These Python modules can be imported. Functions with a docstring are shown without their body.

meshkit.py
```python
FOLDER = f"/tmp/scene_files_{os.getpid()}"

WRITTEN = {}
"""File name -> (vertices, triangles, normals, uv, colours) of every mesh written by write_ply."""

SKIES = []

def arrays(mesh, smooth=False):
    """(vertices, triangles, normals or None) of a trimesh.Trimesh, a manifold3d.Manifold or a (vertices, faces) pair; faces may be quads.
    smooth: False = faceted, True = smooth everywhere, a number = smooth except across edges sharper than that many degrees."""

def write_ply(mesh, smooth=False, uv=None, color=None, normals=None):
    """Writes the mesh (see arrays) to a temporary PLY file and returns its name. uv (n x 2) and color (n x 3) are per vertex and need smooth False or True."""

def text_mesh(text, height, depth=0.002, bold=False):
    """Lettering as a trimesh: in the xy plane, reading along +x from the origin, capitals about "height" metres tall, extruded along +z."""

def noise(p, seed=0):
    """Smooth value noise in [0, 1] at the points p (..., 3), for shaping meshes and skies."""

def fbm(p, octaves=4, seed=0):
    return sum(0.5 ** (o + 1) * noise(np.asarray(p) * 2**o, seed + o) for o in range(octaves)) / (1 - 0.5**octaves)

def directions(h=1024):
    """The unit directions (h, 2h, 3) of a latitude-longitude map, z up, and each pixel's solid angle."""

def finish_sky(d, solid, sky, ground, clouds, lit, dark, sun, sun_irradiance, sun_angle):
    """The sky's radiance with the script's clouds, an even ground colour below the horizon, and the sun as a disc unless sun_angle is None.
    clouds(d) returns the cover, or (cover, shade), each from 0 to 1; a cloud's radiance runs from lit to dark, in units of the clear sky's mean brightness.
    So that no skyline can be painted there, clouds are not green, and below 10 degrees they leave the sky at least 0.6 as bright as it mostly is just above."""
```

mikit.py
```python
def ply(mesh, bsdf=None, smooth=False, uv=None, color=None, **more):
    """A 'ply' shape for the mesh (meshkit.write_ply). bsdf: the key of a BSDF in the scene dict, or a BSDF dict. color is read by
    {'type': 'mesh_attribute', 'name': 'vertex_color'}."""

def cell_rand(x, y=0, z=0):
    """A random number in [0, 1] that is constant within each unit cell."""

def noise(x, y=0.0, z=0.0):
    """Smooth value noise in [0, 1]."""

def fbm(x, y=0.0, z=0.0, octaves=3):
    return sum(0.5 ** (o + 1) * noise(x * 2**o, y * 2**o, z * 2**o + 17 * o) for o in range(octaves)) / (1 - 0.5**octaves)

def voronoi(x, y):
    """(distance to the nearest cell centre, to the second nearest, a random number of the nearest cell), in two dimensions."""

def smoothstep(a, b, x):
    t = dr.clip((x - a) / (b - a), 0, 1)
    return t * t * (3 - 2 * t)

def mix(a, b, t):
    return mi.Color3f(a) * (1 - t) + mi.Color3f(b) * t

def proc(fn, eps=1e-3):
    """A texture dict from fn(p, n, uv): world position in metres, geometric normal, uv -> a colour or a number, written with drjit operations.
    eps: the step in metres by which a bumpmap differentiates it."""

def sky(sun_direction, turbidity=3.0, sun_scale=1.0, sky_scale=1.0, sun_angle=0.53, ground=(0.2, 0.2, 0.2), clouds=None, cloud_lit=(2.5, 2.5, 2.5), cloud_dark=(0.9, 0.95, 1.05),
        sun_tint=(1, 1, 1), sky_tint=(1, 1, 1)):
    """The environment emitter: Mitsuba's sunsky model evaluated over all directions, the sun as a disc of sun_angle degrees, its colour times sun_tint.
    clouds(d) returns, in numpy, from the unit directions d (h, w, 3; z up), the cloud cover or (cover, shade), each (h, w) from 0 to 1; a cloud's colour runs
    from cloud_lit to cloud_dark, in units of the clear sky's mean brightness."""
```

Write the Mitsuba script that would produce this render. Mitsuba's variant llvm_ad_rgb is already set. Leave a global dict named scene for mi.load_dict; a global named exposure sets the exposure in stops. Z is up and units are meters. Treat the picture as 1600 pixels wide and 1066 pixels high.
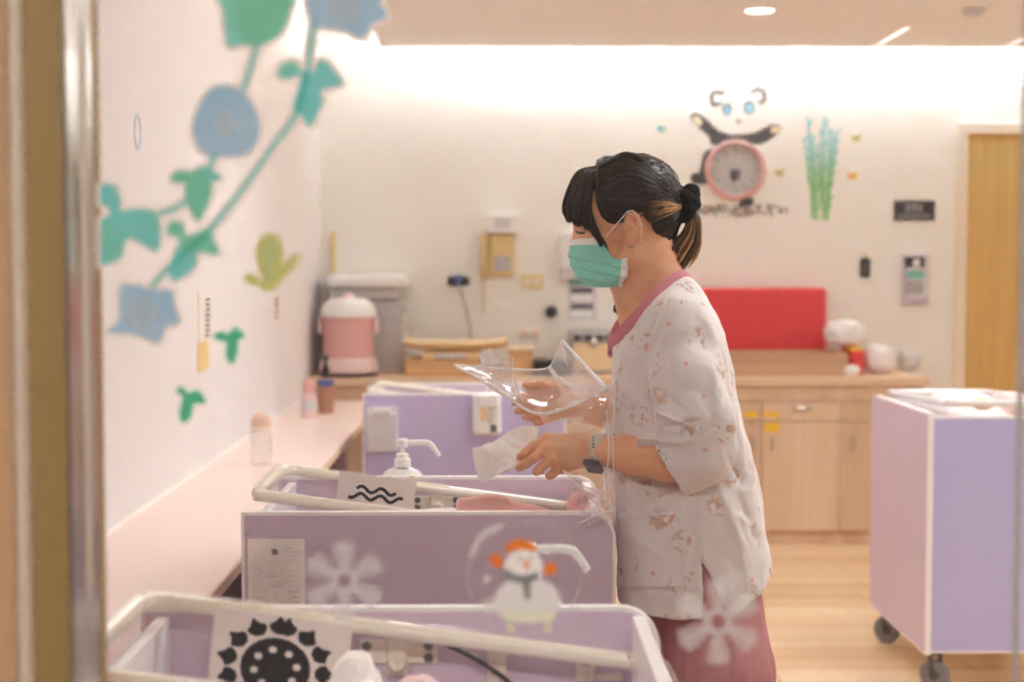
import math, random
import numpy as np, trimesh, manifold3d as m3, shapely
import shapely.geometry as sg
from shapely import affinity, ops
import drjit as dr, mitsuba as mi
import mikit, meshkit
from mikit import proc, noise, fbm, smoothstep, mix, voronoi

T = mi.ScalarTransform4f
scene, labels, place = {}, {}, {}

# ------------------------------------------------------------------ camera, light, exposure
F, CX, CY, VX, VY = 2300.0, 800.0, 533.0, 781.0, 415.0
CAM = np.array([0, 0, 1.35])
_y = np.array([VX - CX, CY - VY, F]); _y /= np.linalg.norm(_y)          # world +Y seen in camera axes (right, up, ahead)
_x = np.cross([0, 1, 0], _y); _x = np.array([_y[2], 0, -_y[0]]); _x /= np.linalg.norm(_x)
_z = np.cross(_x, _y) * -1
if _z[1] < 0: _z = -_z
RW = np.stack([_x, _y, _z])                                             # rows: world axes in camera axes


def at(px, py, Y):
    """The point at depth Y that the photograph shows at this pixel."""
    d = RW @ np.array([px - CX, CY - py, F])
    return CAM + d * (Y / d[1])


def on_x(px, py, X):
    d = RW @ np.array([px - CX, CY - py, F])
    return CAM + d * (X / d[0])


ahead = RW @ np.array([0, 0, 1.0])
scene['camera'] = {'type': 'thinlens', 'fov': math.degrees(2 * math.atan(800 / F)), 'fov_axis': 'x',
                   'aperture_radius': 0.0075, 'focus_distance': 2.70, 'near_clip': 0.05, 'far_clip': 60.0,
                   'to_world': T().look_at(origin=CAM.tolist(), target=(CAM + ahead).tolist(), up=[0, 0, 1])}
scene['corridor_light'] = {'type': 'constant', 'radiance': {'type': 'rgb', 'value': [0.10, 0.09, 0.08]}}
exposure = 0.27
PANEL_W, COVE_W, DOWN_W = 11.0, 56.0, 40.0          # radiance of the added ceiling panels, the cove strips and the downlights
CORRIDOR_W = 34.0  # radiance of the added corridor lamp
GLASS_Y, WALL_X, BACK_Y, CEIL_Z = 1.35, -0.925, 7.62, 2.41


# ------------------------------------------------------------------ helpers
def lin(r, g, b):
    return [((c / 255) / 12.92 if c / 255 < 0.04045 else ((c / 255 + 0.055) / 1.055) ** 2.4) for c in (r, g, b)]


def rgb(r, g, b):
    return {'type': 'rgb', 'value': lin(r, g, b)}


def mat(name, color, rough=0.5, metal=0.0, spec=0.5, **kw):
    c = color if isinstance(color, dict) else rgb(*color)
    scene[name] = {'type': 'twosided', 'bsdf': {'type': 'principled', 'base_color': c, 'roughness': rough, 'metallic': metal, 'specular': spec, **kw}}
    return name


def numbered(key):
    if key not in scene and key not in place:
        return key
    i = 1
    while f'{key}_{i:03d}' in scene or f'{key}_{i:03d}' in place:
        i += 1
    return f'{key}_{i:03d}'


def thing(name, label, cat, group=None, to=None):
    key = numbered(name)
    place[key] = to
    labels[key] = {'label': label, 'category': cat}
    if group:
        labels[key]['group'] = group
    return key


def obj(name, mesh, bsdf, parent=None, smooth=False, label=None, to=None, kind=None, **kw):
    key = numbered(f'{parent}__{name}' if parent else name)
    d = mesh if isinstance(mesh, dict) else mikit.ply(mesh, bsdf, smooth, **kw)
    root = parent.split('__')[0] if parent else None
    m = to if to is not None else place.get(root)
    d = dict(d)
    if m is not None:
        d['to_world'] = m
    scene[key] = d
    if label or kind:
        labels[key] = {}
        if label: labels[key]['label'] = label
        if kind: labels[key]['kind'] = kind
    return key


def solo(name, label, cat, mesh, bsdf, smooth=False, group=None, **kw):
    key = obj(name, mesh, bsdf, None, smooth, **kw)
    labels[key] = {'label': label, 'category': cat}
    if group: labels[key]['group'] = group
    return key


def struct(name, mesh, bsdf, parent=None, smooth=False, **kw):
    key = obj(name, mesh, bsdf, parent, smooth, **kw)
    if not parent:
        labels[key] = {'kind': 'structure'}
    return key


def cat(*ms):
    out = []
    for m in ms:
        if hasattr(m, 'to_mesh'):
            q = m.to_mesh(); m = trimesh.Trimesh(q.vert_properties[:, :3], q.tri_verts, process=False)
        out.append(m)
    return trimesh.util.concatenate(out)


def tm(m):
    return cat(m) if hasattr(m, 'to_mesh') else m


def box(lo, hi, bevel=0.0, seg=2):
    """A box between two corners, edges rounded by hulling."""
    lo, hi = np.minimum(lo, hi).astype(float), np.maximum(lo, hi).astype(float)
    if bevel <= 0:
        return trimesh.creation.box(bounds=[lo, hi])
    b = min(bevel, 0.49 * (hi - lo).min())
    if seg <= 1:
        pts = []
        for c in np.ndindex(2, 2, 2):
            p = np.where(np.array(c) == 0, lo, hi); s = np.where(np.array(c) == 0, 1, -1) * b
            for k in range(3):
                q = p + s; q[k] = p[k]; pts.append(q)
        return trimesh.convex.convex_hull(np.array(pts))
    sph = trimesh.creation.icosphere(subdivisions=seg - 1, radius=b).vertices
    pts = np.vstack([sph + np.where(np.array(c) == 0, lo + b, hi - b) for c in np.ndindex(2, 2, 2)])
    return trimesh.convex.convex_hull(pts)


def mv(m, d):
    m = m.copy(); m.apply_translation(d); return m


def rot(m, deg, axis, about=(0, 0, 0)):
    m = m.copy(); m.apply_transform(trimesh.transformations.rotation_matrix(math.radians(deg), axis, about)); return m


def lathe(profile, seg=40, center=(0, 0, 0)):
    """(r, z) profile turned about the z axis."""
    p = np.array(profile, float)
    a = np.arange(seg) * 2 * np.pi / seg
    v = np.stack([p[:, None, 0] * np.cos(a), p[:, None, 0] * np.sin(a), np.broadcast_to(p[:, None, 1], (len(p), seg))], -1).reshape(-1, 3) + center
    i, j = np.meshgrid(np.arange(len(p) - 1), np.arange(seg), indexing='ij')
    q = np.stack([i * seg + j, i * seg + (j + 1) % seg, (i + 1) * seg + (j + 1) % seg, (i + 1) * seg + j], -1).reshape(-1, 4)
    return trimesh.Trimesh(v, np.vstack([q[:, [0, 1, 2]], q[:, [0, 2, 3]]]), process=False)


def spline(pts, n, closed=False):
    """Catmull-Rom through the points."""
    p = np.array(pts, float)
    if closed:
        e = np.vstack([p[-1:], p, p[:2]]); m = len(p)
    else:
        e = np.vstack([2 * p[:1] - p[1:2], p, 2 * p[-1:] - p[-2:-1]]); m = len(p) - 1
    t = np.linspace(0, m, n, endpoint=not closed)
    i = np.minimum(t.astype(int), m - 1); u = (t - i)[:, None]
    a, b, c, d = e[i], e[i + 1], e[i + 2], e[i + 3]
    return 0.5 * (2 * b + (c - a) * u + (2 * a - 5 * b + 4 * c - d) * u ** 2 + (3 * b - a - 3 * c + d) * u ** 3)


def tube(points, radii, sides=10, closed=False, flat=None, caps=True):
    """A tube along a polyline; flat=(direction, factor) squashes its section."""
    p = np.asarray(points, float); n = len(p)
    t = (np.roll(p, -1, 0) - np.roll(p, 1, 0)) if closed else np.gradient(p, axis=0)
    t /= np.linalg.norm(t, axis=1, keepdims=True) + 1e-12
    ref = np.array([0, 0, 1.0]) if abs(t[:, 2]).mean() < 0.8 else np.array([0, 1.0, 0])
    a = np.cross(t, ref); a /= np.linalg.norm(a, axis=1, keepdims=True) + 1e-12
    b = np.cross(t, a)
    ang = np.arange(sides) * 2 * np.pi / sides
    r = np.broadcast_to(radii, (n,))[:, None, None]
    off = r * (np.cos(ang)[None, :, None] * a[:, None] + np.sin(ang)[None, :, None] * b[:, None])
    if flat is not None:
        w = np.array(flat[0], float); w /= np.linalg.norm(w)
        off = off - (off @ w)[..., None] * w * (1 - flat[1])
    v = (p[:, None] + off).reshape(-1, 3)
    m = n if closed else n - 1
    i, j = np.meshgrid(np.arange(m), np.arange(sides), indexing='ij')
    i2 = (i + 1) % n
    q = np.stack([i * sides + j, i * sides + (j + 1) % sides, i2 * sides + (j + 1) % sides, i2 * sides + j], -1).reshape(-1, 4)
    f = np.vstack([q[:, [0, 1, 2]], q[:, [0, 2, 3]]])
    if caps and not closed:
        v = np.vstack([v, p[:1], p[-1:]]); k = np.arange(sides)
        f = np.vstack([f, np.stack([(k + 1) % sides, k, k * 0 + n * sides], 1), np.stack([(n - 1) * sides + k, (n - 1) * sides + (k + 1) % sides, k * 0 + n * sides + 1], 1)])
    m = trimesh.Trimesh(v, f, process=False)
    return m


def rrect(w, h, r, n=6):
    return sg.box(-w / 2 + r, -h / 2 + r, w / 2 - r, h / 2 - r).buffer(r, quad_segs=n)


def smooth_poly(pts, n=80):
    g = sg.Polygon(spline(pts, n, True))
    return g if g.is_valid else g.buffer(0)


def extrude(poly, d):
    gs = [g for g in getattr(poly, 'geoms', [poly]) if g.geom_type == 'Polygon' and g.area > 1e-10]
    return trimesh.util.concatenate([trimesh.creation.extrude_polygon(g, d, engine='earcut') for g in gs])


def xz(m):
    """From the xy plane, extruded along z, to upright: x stays, y becomes z, the thickness goes to -y (towards the camera)."""
    m = m.copy(); v = m.vertices
    m.vertices = np.stack([v[:, 0], -v[:, 2], v[:, 1]], 1)
    return m


def grid_mesh(P, closed_u=False):
    """A sheet from an (n, m, 3) array of points."""
    n, m = P.shape[:2]
    i, j = np.meshgrid(np.arange(n if closed_u else n - 1), np.arange(m - 1), indexing='ij')
    i2 = (i + 1) % n
    q = np.stack([i * m + j, i2 * m + j, i2 * m + j + 1, i * m + j + 1], -1).reshape(-1, 4)
    return trimesh.Trimesh(P.reshape(-1, 3), np.vstack([q[:, [0, 1, 2]], q[:, [0, 2, 3]]]), process=False)


def thick(P, t):
    """A closed slab from a point grid, t thick."""
    m = grid_mesh(P); N = np.array(m.vertex_normals)
    v = np.vstack([m.vertices + N * t / 2, m.vertices - N * t / 2]); k = len(m.vertices)
    n, w = P.shape[:2]
    idx = np.arange(k).reshape(n, w)
    ring = np.concatenate([idx[:-1, 0], idx[-1, :-1], idx[:0:-1, -1], idx[0, :0:-1]])
    nx = np.roll(ring, -1)
    f = np.vstack([m.faces, m.faces[:, ::-1] + k, np.stack([ring, ring + k, nx + k], 1), np.stack([ring, nx + k, nx], 1)])
    return trimesh.Trimesh(v, f, process=False)


# distance-field modelling: smooth unions of primitives on a grid, meshed by surface nets
class Field:
    def __init__(s, lo, hi, h):
        s.lo, s.h = np.array(lo, float), h
        s.n = np.ceil((np.array(hi) - s.lo) / h).astype(int) + 1
        s.F = np.full(s.n, 0.2, np.float32)
        s.ax = [s.lo[k] + np.arange(s.n[k]) * h for k in range(3)]

    def sub(s, lo, hi):
        a = np.clip(np.floor((np.array(lo) - s.lo) / s.h).astype(int), 0, s.n)
        b = np.clip(np.ceil((np.array(hi) - s.lo) / s.h).astype(int) + 1, 0, s.n)
        sl = tuple(slice(i, j) for i, j in zip(a, b))
        X, Y, Z = s.ax[0][sl[0]][:, None, None], s.ax[1][sl[1]][None, :, None], s.ax[2][sl[2]][None, None, :]
        return sl, X, Y, Z

    def put(s, fn, lo, hi, k, cut=False):
        lo, hi = np.array(lo) - 0.03 - 2 * k, np.array(hi) + 0.03 + 2 * k
        sl, X, Y, Z = s.sub(lo, hi)
        if 0 in s.F[sl].shape: return
        d = fn(X, Y, Z); A = s.F[sl]
        if cut:
            d = -d
            h = np.clip(0.5 - 0.5 * (d - A) / -k, 0, 1) if False else np.clip(0.5 + 0.5 * (d - A) / k, 0, 1)
            s.F[sl] = A * (1 - h) + d * h + k * h * (1 - h)
        else:
            h = np.clip(0.5 + 0.5 * (A - d) / k, 0, 1)
            s.F[sl] = A * (1 - h) + d * h - k * h * (1 - h)

    def bone(s, a, b, ra, rb, k=0.01, cut=False, squash=None):
        a, b = np.array(a, float), np.array(b, float); r = max(ra, rb)
        ab = b - a; L2 = max(ab @ ab, 1e-12)

        def fn(X, Y, Z):
            t = np.clip(((X - a[0]) * ab[0] + (Y - a[1]) * ab[1] + (Z - a[2]) * ab[2]) / L2, 0, 1)
            dx, dy, dz = X - a[0] - t * ab[0], Y - a[1] - t * ab[1], Z - a[2] - t * ab[2]
            q = dx * dx + dy * dy + dz * dz
            if squash is not None:
                w, f = squash; w = np.array(w, float) / np.linalg.norm(w)
                q = q + (dx * w[0] + dy * w[1] + dz * w[2]) ** 2 * (f * f - 1)
            return np.sqrt(q) - (ra + (rb - ra) * t)
        s.put(fn, np.minimum(a, b) - r, np.maximum(a, b) + r, k, cut)

    def chain(s, pts, radii, k=0.006, **kw):
        for i in range(len(pts) - 1):
            s.bone(pts[i], pts[i + 1], radii[i], radii[i + 1], k, **kw)

    def ell(s, c, r, k=0.01, R=None, cut=False):
        c, r = np.array(c, float), np.array(r, float); R = np.eye(3) if R is None else np.array(R)   # R: rows are the ellipsoid's own axes

        def fn(X, Y, Z):
            d = [X - c[0], Y - c[1], Z - c[2]]
            u = [(R[i][0] * d[0] + R[i][1] * d[1] + R[i][2] * d[2]) / r[i] for i in range(3)]
            m = np.sqrt(u[0] ** 2 + u[1] ** 2 + u[2] ** 2) + 1e-9
            g = np.sqrt((u[0] / r[0]) ** 2 + (u[1] / r[1]) ** 2 + (u[2] / r[2]) ** 2) + 1e-9
            return m * (m - 1) / g
        s.put(fn, c - r.max(), c + r.max(), k, cut)

    def mesh(s, smooth=0):
        return nets(s.F, s.lo, s.h)


def nets(Fv, lo, h):
    Fv = np.pad(Fv, 1, constant_values=.02); lo = np.asarray(lo) - h
    n = np.array(Fv.shape); S = Fv < 0
    cell = np.zeros(n - 1, np.int8)
    for c in np.ndindex(2, 2, 2):
        cell += S[c[0]:n[0] - 1 + c[0], c[1]:n[1] - 1 + c[1], c[2]:n[2] - 1 + c[2]]
    act = (cell > 0) & (cell < 8)
    I = np.argwhere(act)
    idx = np.full(n - 1, -1, np.int64); idx[act] = np.arange(len(I))
    val = {c: Fv[I[:, 0] + c[0], I[:, 1] + c[1], I[:, 2] + c[2]].astype(float) for c in np.ndindex(2, 2, 2)}
    acc, cnt = np.zeros((len(I), 3)), np.zeros(len(I))
    for c in np.ndindex(2, 2, 2):
        for k in range(3):
            if c[k] == 0:
                d = list(c); d[k] = 1; d = tuple(d)
                a, b = val[c], val[d]; x = (a < 0) != (b < 0)
                t = np.where(x, a / np.where(x, a - b, 1), 0)
                p = np.tile(np.array(c, float), (len(I), 1)); p[:, k] = t
                acc += p * x[:, None]; cnt += x
    V = lo + h * (I + acc / cnt[:, None])
    faces = []
    for k in range(3):
        u, v = (k + 1) % 3, (k + 2) % 3
        sl0 = [slice(1, n[0] - 1)] * 3; sl0 = [slice(1, n[i] - 1) for i in range(3)]; sl1 = list(sl0)
        sl0[k], sl1[k] = slice(0, n[k] - 1), slice(1, n[k])
        A, B = S[tuple(sl0)], S[tuple(sl1)]
        E = np.argwhere(A != B); o = np.array([1, 1, 1]); o[k] = 0; E = E + o
        ea, eb = np.eye(3, dtype=int)[u], np.eye(3, dtype=int)[v]
        q = [idx[tuple((E - x).T)] for x in (ea + eb, eb, 0 * ea, ea)]
        Q = np.stack(q, 1); flip = ~S[tuple(E.T)]
        Q[flip] = Q[flip][:, ::-1]
        Q = Q[(Q >= 0).all(1)]
        faces.append(Q)
    Q = np.vstack(faces)
    m = trimesh.Trimesh(V, np.vstack([Q[:, [0, 1, 2]], Q[:, [0, 2, 3]]]), process=False)
    if m.volume < 0: m.invert()
    return m


def relax(m, n=3, lam=0.5):
    """Taubin smoothing."""
    import scipy.sparse as sp
    m.remove_unreferenced_vertices()
    f = m.faces; k = len(m.vertices)
    e = np.vstack([f[:, [0, 1]], f[:, [1, 2]], f[:, [2, 0]]]); e = np.vstack([e, e[:, ::-1]])
    A = sp.coo_matrix((np.ones(len(e)), (e[:, 0], e[:, 1])), (k, k)).tocsr(); A.data[:] = 1
    D = sp.diags(1 / np.maximum(np.asarray(A.sum(1)).ravel(), 1)) @ A
    v = np.array(m.vertices)
    for _ in range(n):
        v = v + lam * (D @ v - v)
        v = v - (lam + .03) * (D @ v - v)
    m.vertices = v
    return m


# ------------------------------------------------------------------ materials
def wood(c1, c2, c3, axis, scale=1.0):
    """Long-grain wood whose grain runs along the axis (0 x, 2 z)."""
    a, b, c = lin(*c1), lin(*c2), lin(*c3)

    def fn(p, n, uv):
        L, A, B = (p.x, p.y, p.z) if axis == 0 else (p.z, p.x, p.y)
        g = fbm(L * 0.8 * scale, A * 22 * scale, B * 22 * scale, 4)
        f = fbm(L * 2.5 * scale, A * 120 * scale, B * 120 * scale, 2)
        return mix(mix(a, b, smoothstep(0.3, 0.7, g)), c, smoothstep(0.55, 0.8, f) * 0.5)
    return proc(fn)


mat('wall_white', (243, 241, 234), 0.7, spec=0.3)
mat('wall_left_paint', (227, 225, 227), 0.7, spec=0.3)
mat('ceiling_paint', (240, 236, 233), 0.8, spec=0.2)
mat('frame_cream', (240, 226, 204), 0.5)
mat('white_trim', (245, 240, 236), 0.5)
mat('floor_wood', wood((222, 188, 150), (232, 203, 167), (206, 168, 128), 0), 0.35)
mat('floor_wood_pale', wood((230, 200, 164), (238, 212, 180), (216, 182, 142), 0), 0.35)
mat('floor_wood_deep', wood((214, 178, 138), (226, 194, 156), (198, 160, 120), 0), 0.35)
mat('cabinet_wood', wood((220, 188, 160), (230, 202, 176), (208, 172, 142), 2), 0.45)
mat('cabinet_wood_dark', wood((208, 174, 146), (220, 188, 160), (196, 160, 130), 2), 0.45)
mat('tray_wood', wood((190, 150, 120), (204, 164, 132), (176, 134, 104), 0), 0.45)
mat('top_wood', wood((224, 192, 160), (234, 206, 176), (212, 178, 146), 0), 0.4)
mat('crate_wood', wood((204, 160, 108), (220, 178, 126), (184, 138, 90), 0), 0.5)
mat('door_wood', wood((214, 172, 100), (222, 182, 112), (204, 160, 88), 2), 0.4)
mat('jamb_wood', wood((190, 152, 118), (200, 162, 128), (178, 140, 108), 2), 0.45)
mat('post_brown', (150, 124, 80), 0.5)
mat('post_tan', (178, 148, 118), 0.5)
mat('post_pale', (238, 222, 204), 0.5)
mat('aluminium', (205, 202, 198), 0.22, 1.0)
mat('steel', (190, 190, 190), 0.25, 1.0)
mat('chrome', (225, 225, 225), 0.08, 1.0)
mat('grey_rubber', (84, 82, 84), 0.6)
mat('wheel_grey', (128, 126, 130), 0.5)
mat('dark', (34, 32, 34), 0.5)
mat('black_plastic', (22, 21, 23), 0.35)
mat('counter_pink', (234, 214, 206), 0.3)
mat('counter_edge', (228, 200, 172), 0.45)
mat('counter_front', (206, 176, 176), 0.5)
mat('under_shade', (60, 52, 56), 0.6)  # dark colour paints the shade under the ledge
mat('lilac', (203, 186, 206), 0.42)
mat('lilac_cool_lit', (196, 186, 226), 0.42)  # same lilac, cool light on the far cart put into the colour
mat('lilac_blue_lit', (188, 186, 234), 0.42)  # same lilac, bluish light on the right cart painted in
mat('lilac_pink_lit', (214, 194, 214), 0.42)  # same lilac, pinkish light on side and inner faces painted in
mat('edge_white', (246, 244, 246), 0.4)
mat('cream_rail', (250, 243, 228), 0.3)
mat('cream_plastic', (240, 230, 214), 0.4)
mat('white_plastic', (246, 246, 246), 0.3)
mat('pump_white', (243, 245, 247), 0.25)
mat('holder_grey', (212, 208, 216), 0.4)
mat('grey_plastic', (190, 186, 186), 0.45)
mat('pale_grey', (214, 212, 214), 0.5)
mat('card_paper', (236, 226, 220), 0.6)
mat('print_black', (40, 38, 40), 0.6)
mat('print_grey', (96, 94, 102), 0.6)
mat('print_red', (220, 90, 80), 0.6)
mat('paper_white', (250, 246, 242), 0.6)
mat('red_vinyl', (228, 66, 72), 0.45)
mat('yellow_sticker', (240, 190, 40), 0.5)
mat('pink_plastic', (226, 172, 170), 0.4)
mat('pink_pale', (238, 208, 208), 0.4)
mat('beige_plastic', (238, 210, 166), 0.45)
mat('phone_beige', (214, 188, 140), 0.45)
mat('phone_yellow', (232, 208, 150), 0.45)
mat('brown_liquid', (176, 128, 104), 0.25)
mat('blue_plastic', (70, 90, 160), 0.4)
mat('teal_print', (120, 190, 180), 0.5)
mat('sign_black', (40, 38, 44), 0.4)
mat('bag_white', (244, 240, 242), 0.35)
mat('blanket_pink', (240, 190, 184), 0.85, spec=0.2, sheen=0.5)
mat('blanket_rose', (222, 120, 150), 0.85, spec=0.2)
mat('bottle_cap', (224, 194, 174), 0.45)
mat('cloth_white', (252, 250, 248), 0.85, spec=0.2)
mat('mattress_white', (236, 232, 234), 0.8, spec=0.2)
scene['pane_glass'] = {'type': 'thindielectric', 'int_ior': 1.5}
scene['clear_plastic'] = {'type': 'thindielectric', 'int_ior': 1.49}
scene['clear_vinyl'] = {'type': 'thindielectric', 'int_ior': 1.7}
scene['vinyl_milky_sheen'] = {'type': 'blendbsdf', 'weight': 0.15, 'a': {'type': 'thindielectric', 'int_ior': 1.7},  # milky vinyl, its white also raised to paint the sheen
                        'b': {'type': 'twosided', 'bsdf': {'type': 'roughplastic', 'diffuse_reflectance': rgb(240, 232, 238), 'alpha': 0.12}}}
scene['bottle_plastic'] = {'type': 'blendbsdf', 'weight': 0.16, 'a': {'type': 'thindielectric', 'int_ior': 1.5},
                           'b': {'type': 'twosided', 'bsdf': {'type': 'roughplastic', 'diffuse_reflectance': rgb(240, 228, 228), 'alpha': 0.1}}}
scene['vinyl_rim_highlight'] = {'type': 'blendbsdf', 'weight': 0.8, 'a': {'type': 'thindielectric', 'int_ior': 1.55},  # rim whitened to paint the bright bands of its highlights
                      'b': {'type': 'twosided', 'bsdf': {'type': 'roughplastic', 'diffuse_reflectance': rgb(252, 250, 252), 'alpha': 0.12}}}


def lamp(radiance):
    return {'type': 'area', 'radiance': {'type': 'rgb', 'value': [float(x) for x in radiance]}}

# ------------------------------------------------------------------ the setting
XR = 3.3
struct('floor', box((-1.2, -1.0, -0.06), (XR + .1, BACK_Y + .1, -0.006)), 'cabinet_wood_dark')
rng = random.Random(3)
row, Yf, planks = 0, 3.2, {}
while Yf < BACK_Y - 0.6:
    x0 = 0.35 - rng.random() * 1.1 - 0.2
    while x0 < 2.6:
        L = 1.2
        obj('plank', box((x0 + .0012, Yf + .0012, -0.006), (x0 + L - .0012, Yf + .15 - .0012, 0), 0.0012, 1), rng.choice(['floor_wood', 'floor_wood_pale', 'floor_wood_deep']), 'floor')
        x0 += L
    Yf += .15
struct('wall_left', box((WALL_X - .1, 1.42, 0), (WALL_X, BACK_Y, 2.7)), 'wall_left_paint')
struct('wall_back', box((WALL_X - .1, BACK_Y, 0), (XR + .1, BACK_Y + .1, 2.7)), 'wall_white')
struct('wall_right', box((XR, 1.3, 0), (XR + .1, BACK_Y, 2.7)), 'wall_white')
CXL, CYB = -0.57, 7.19
ce = struct('ceiling', cat(box((CXL, 1.3, CEIL_Z), (XR, CYB, CEIL_Z + .05)), box((WALL_X - .1, 1.3, 2.66), (XR + .1, BACK_Y + .1, 2.72))), 'ceiling_paint')
# coves: light strips lying on the edge of the dropped ceiling, out of sight from below
for lo, hi in (((CXL + .02, CYB - .10, CEIL_Z + .055), (XR - .1, CYB - .04, CEIL_Z + .085)), ((CXL + .04, 1.6, CEIL_Z + .055), (CXL + .10, CYB - .15, CEIL_Z + .085))):
    k = solo('cove_light', 'light strip lying in the ceiling cove along the %s wall' % ('back' if hi[0] > 1 else 'left'), 'light', box(lo, hi), 'white_plastic')
    scene[k]['emitter'] = lamp(np.array([1.0, 0.98, 0.93]) * COVE_W * (1 if hi[0] > 1 else .12))
# ceiling lights
def round_light(x, y, label):
    t = thing('downlight', label, 'ceiling light', 'recessed downlights in the ceiling')
    obj('trim_ring', lathe([(.058, 0), (.058, -.004), (.074, -.004), (.076, 0)], 40, (x, y, CEIL_Z)), 'white_trim', t, 30)
    k = obj('diffuser', lathe([(0.0001, -.002), (.058, -.002)], 40, (x, y, CEIL_Z)), 'white_plastic', t)
    m = lathe([(.058, -.002), (0.0001, -.002)], 40, (x, y, CEIL_Z))
    if m.face_normals[0][2] > 0: m.invert()
    scene[k] = mikit.ply(m, 'white_plastic'); scene[k]['emitter'] = lamp(np.array([0.86, 0.93, 1.0]) * DOWN_W)
p = on = at(1183, 20, 6.2)
round_light(1.08, 6.17, 'round white recessed downlight in the ceiling above the clock')
for x, y in ((2.7, 6.0), (0.0, 4.0), (2.7, 4.0)):
    round_light(x, y, 'round white recessed downlight in the ceiling, ' + {(2.7, 6.0): 'near the door', (0.0, 4.0): 'on the left', (2.7, 4.0): 'on the right'}[(x, y)] + ' outside the picture')
for i, (x, y) in enumerate(((1.05, 2.85), (2.5, 2.9), (0.35, 4.9), (1.9, 4.9))):  # unseen panels added for soft light on the nurse and room
    t = thing('panel_light', 'added square white ceiling light panel outside the picture, ' + ('above and behind the nurse', 'nearest the window on the right', 'mid-room on the left', 'mid-room on the right')[i], 'ceiling light', 'added square ceiling light panels')
    fr = extrude(sg.box(-.31, -.31, .31, .31) - sg.box(-.29, -.29, .29, .29), .012)
    obj('frame', mv(fr, (x, y, CEIL_Z - .012)), 'white_trim', t)
    d = trimesh.Trimesh([[x - .29, y - .29, CEIL_Z - .004], [x + .29, y - .29, CEIL_Z - .004], [x + .29, y + .29, CEIL_Z - .004], [x - .29, y + .29, CEIL_Z - .004]], [[0, 2, 1], [0, 3, 2]])
    k = obj('diffuser', d, 'white_plastic', t); scene[k]['emitter'] = lamp(np.array([0.94, 0.99, 0.99]) * PANEL_W)
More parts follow.
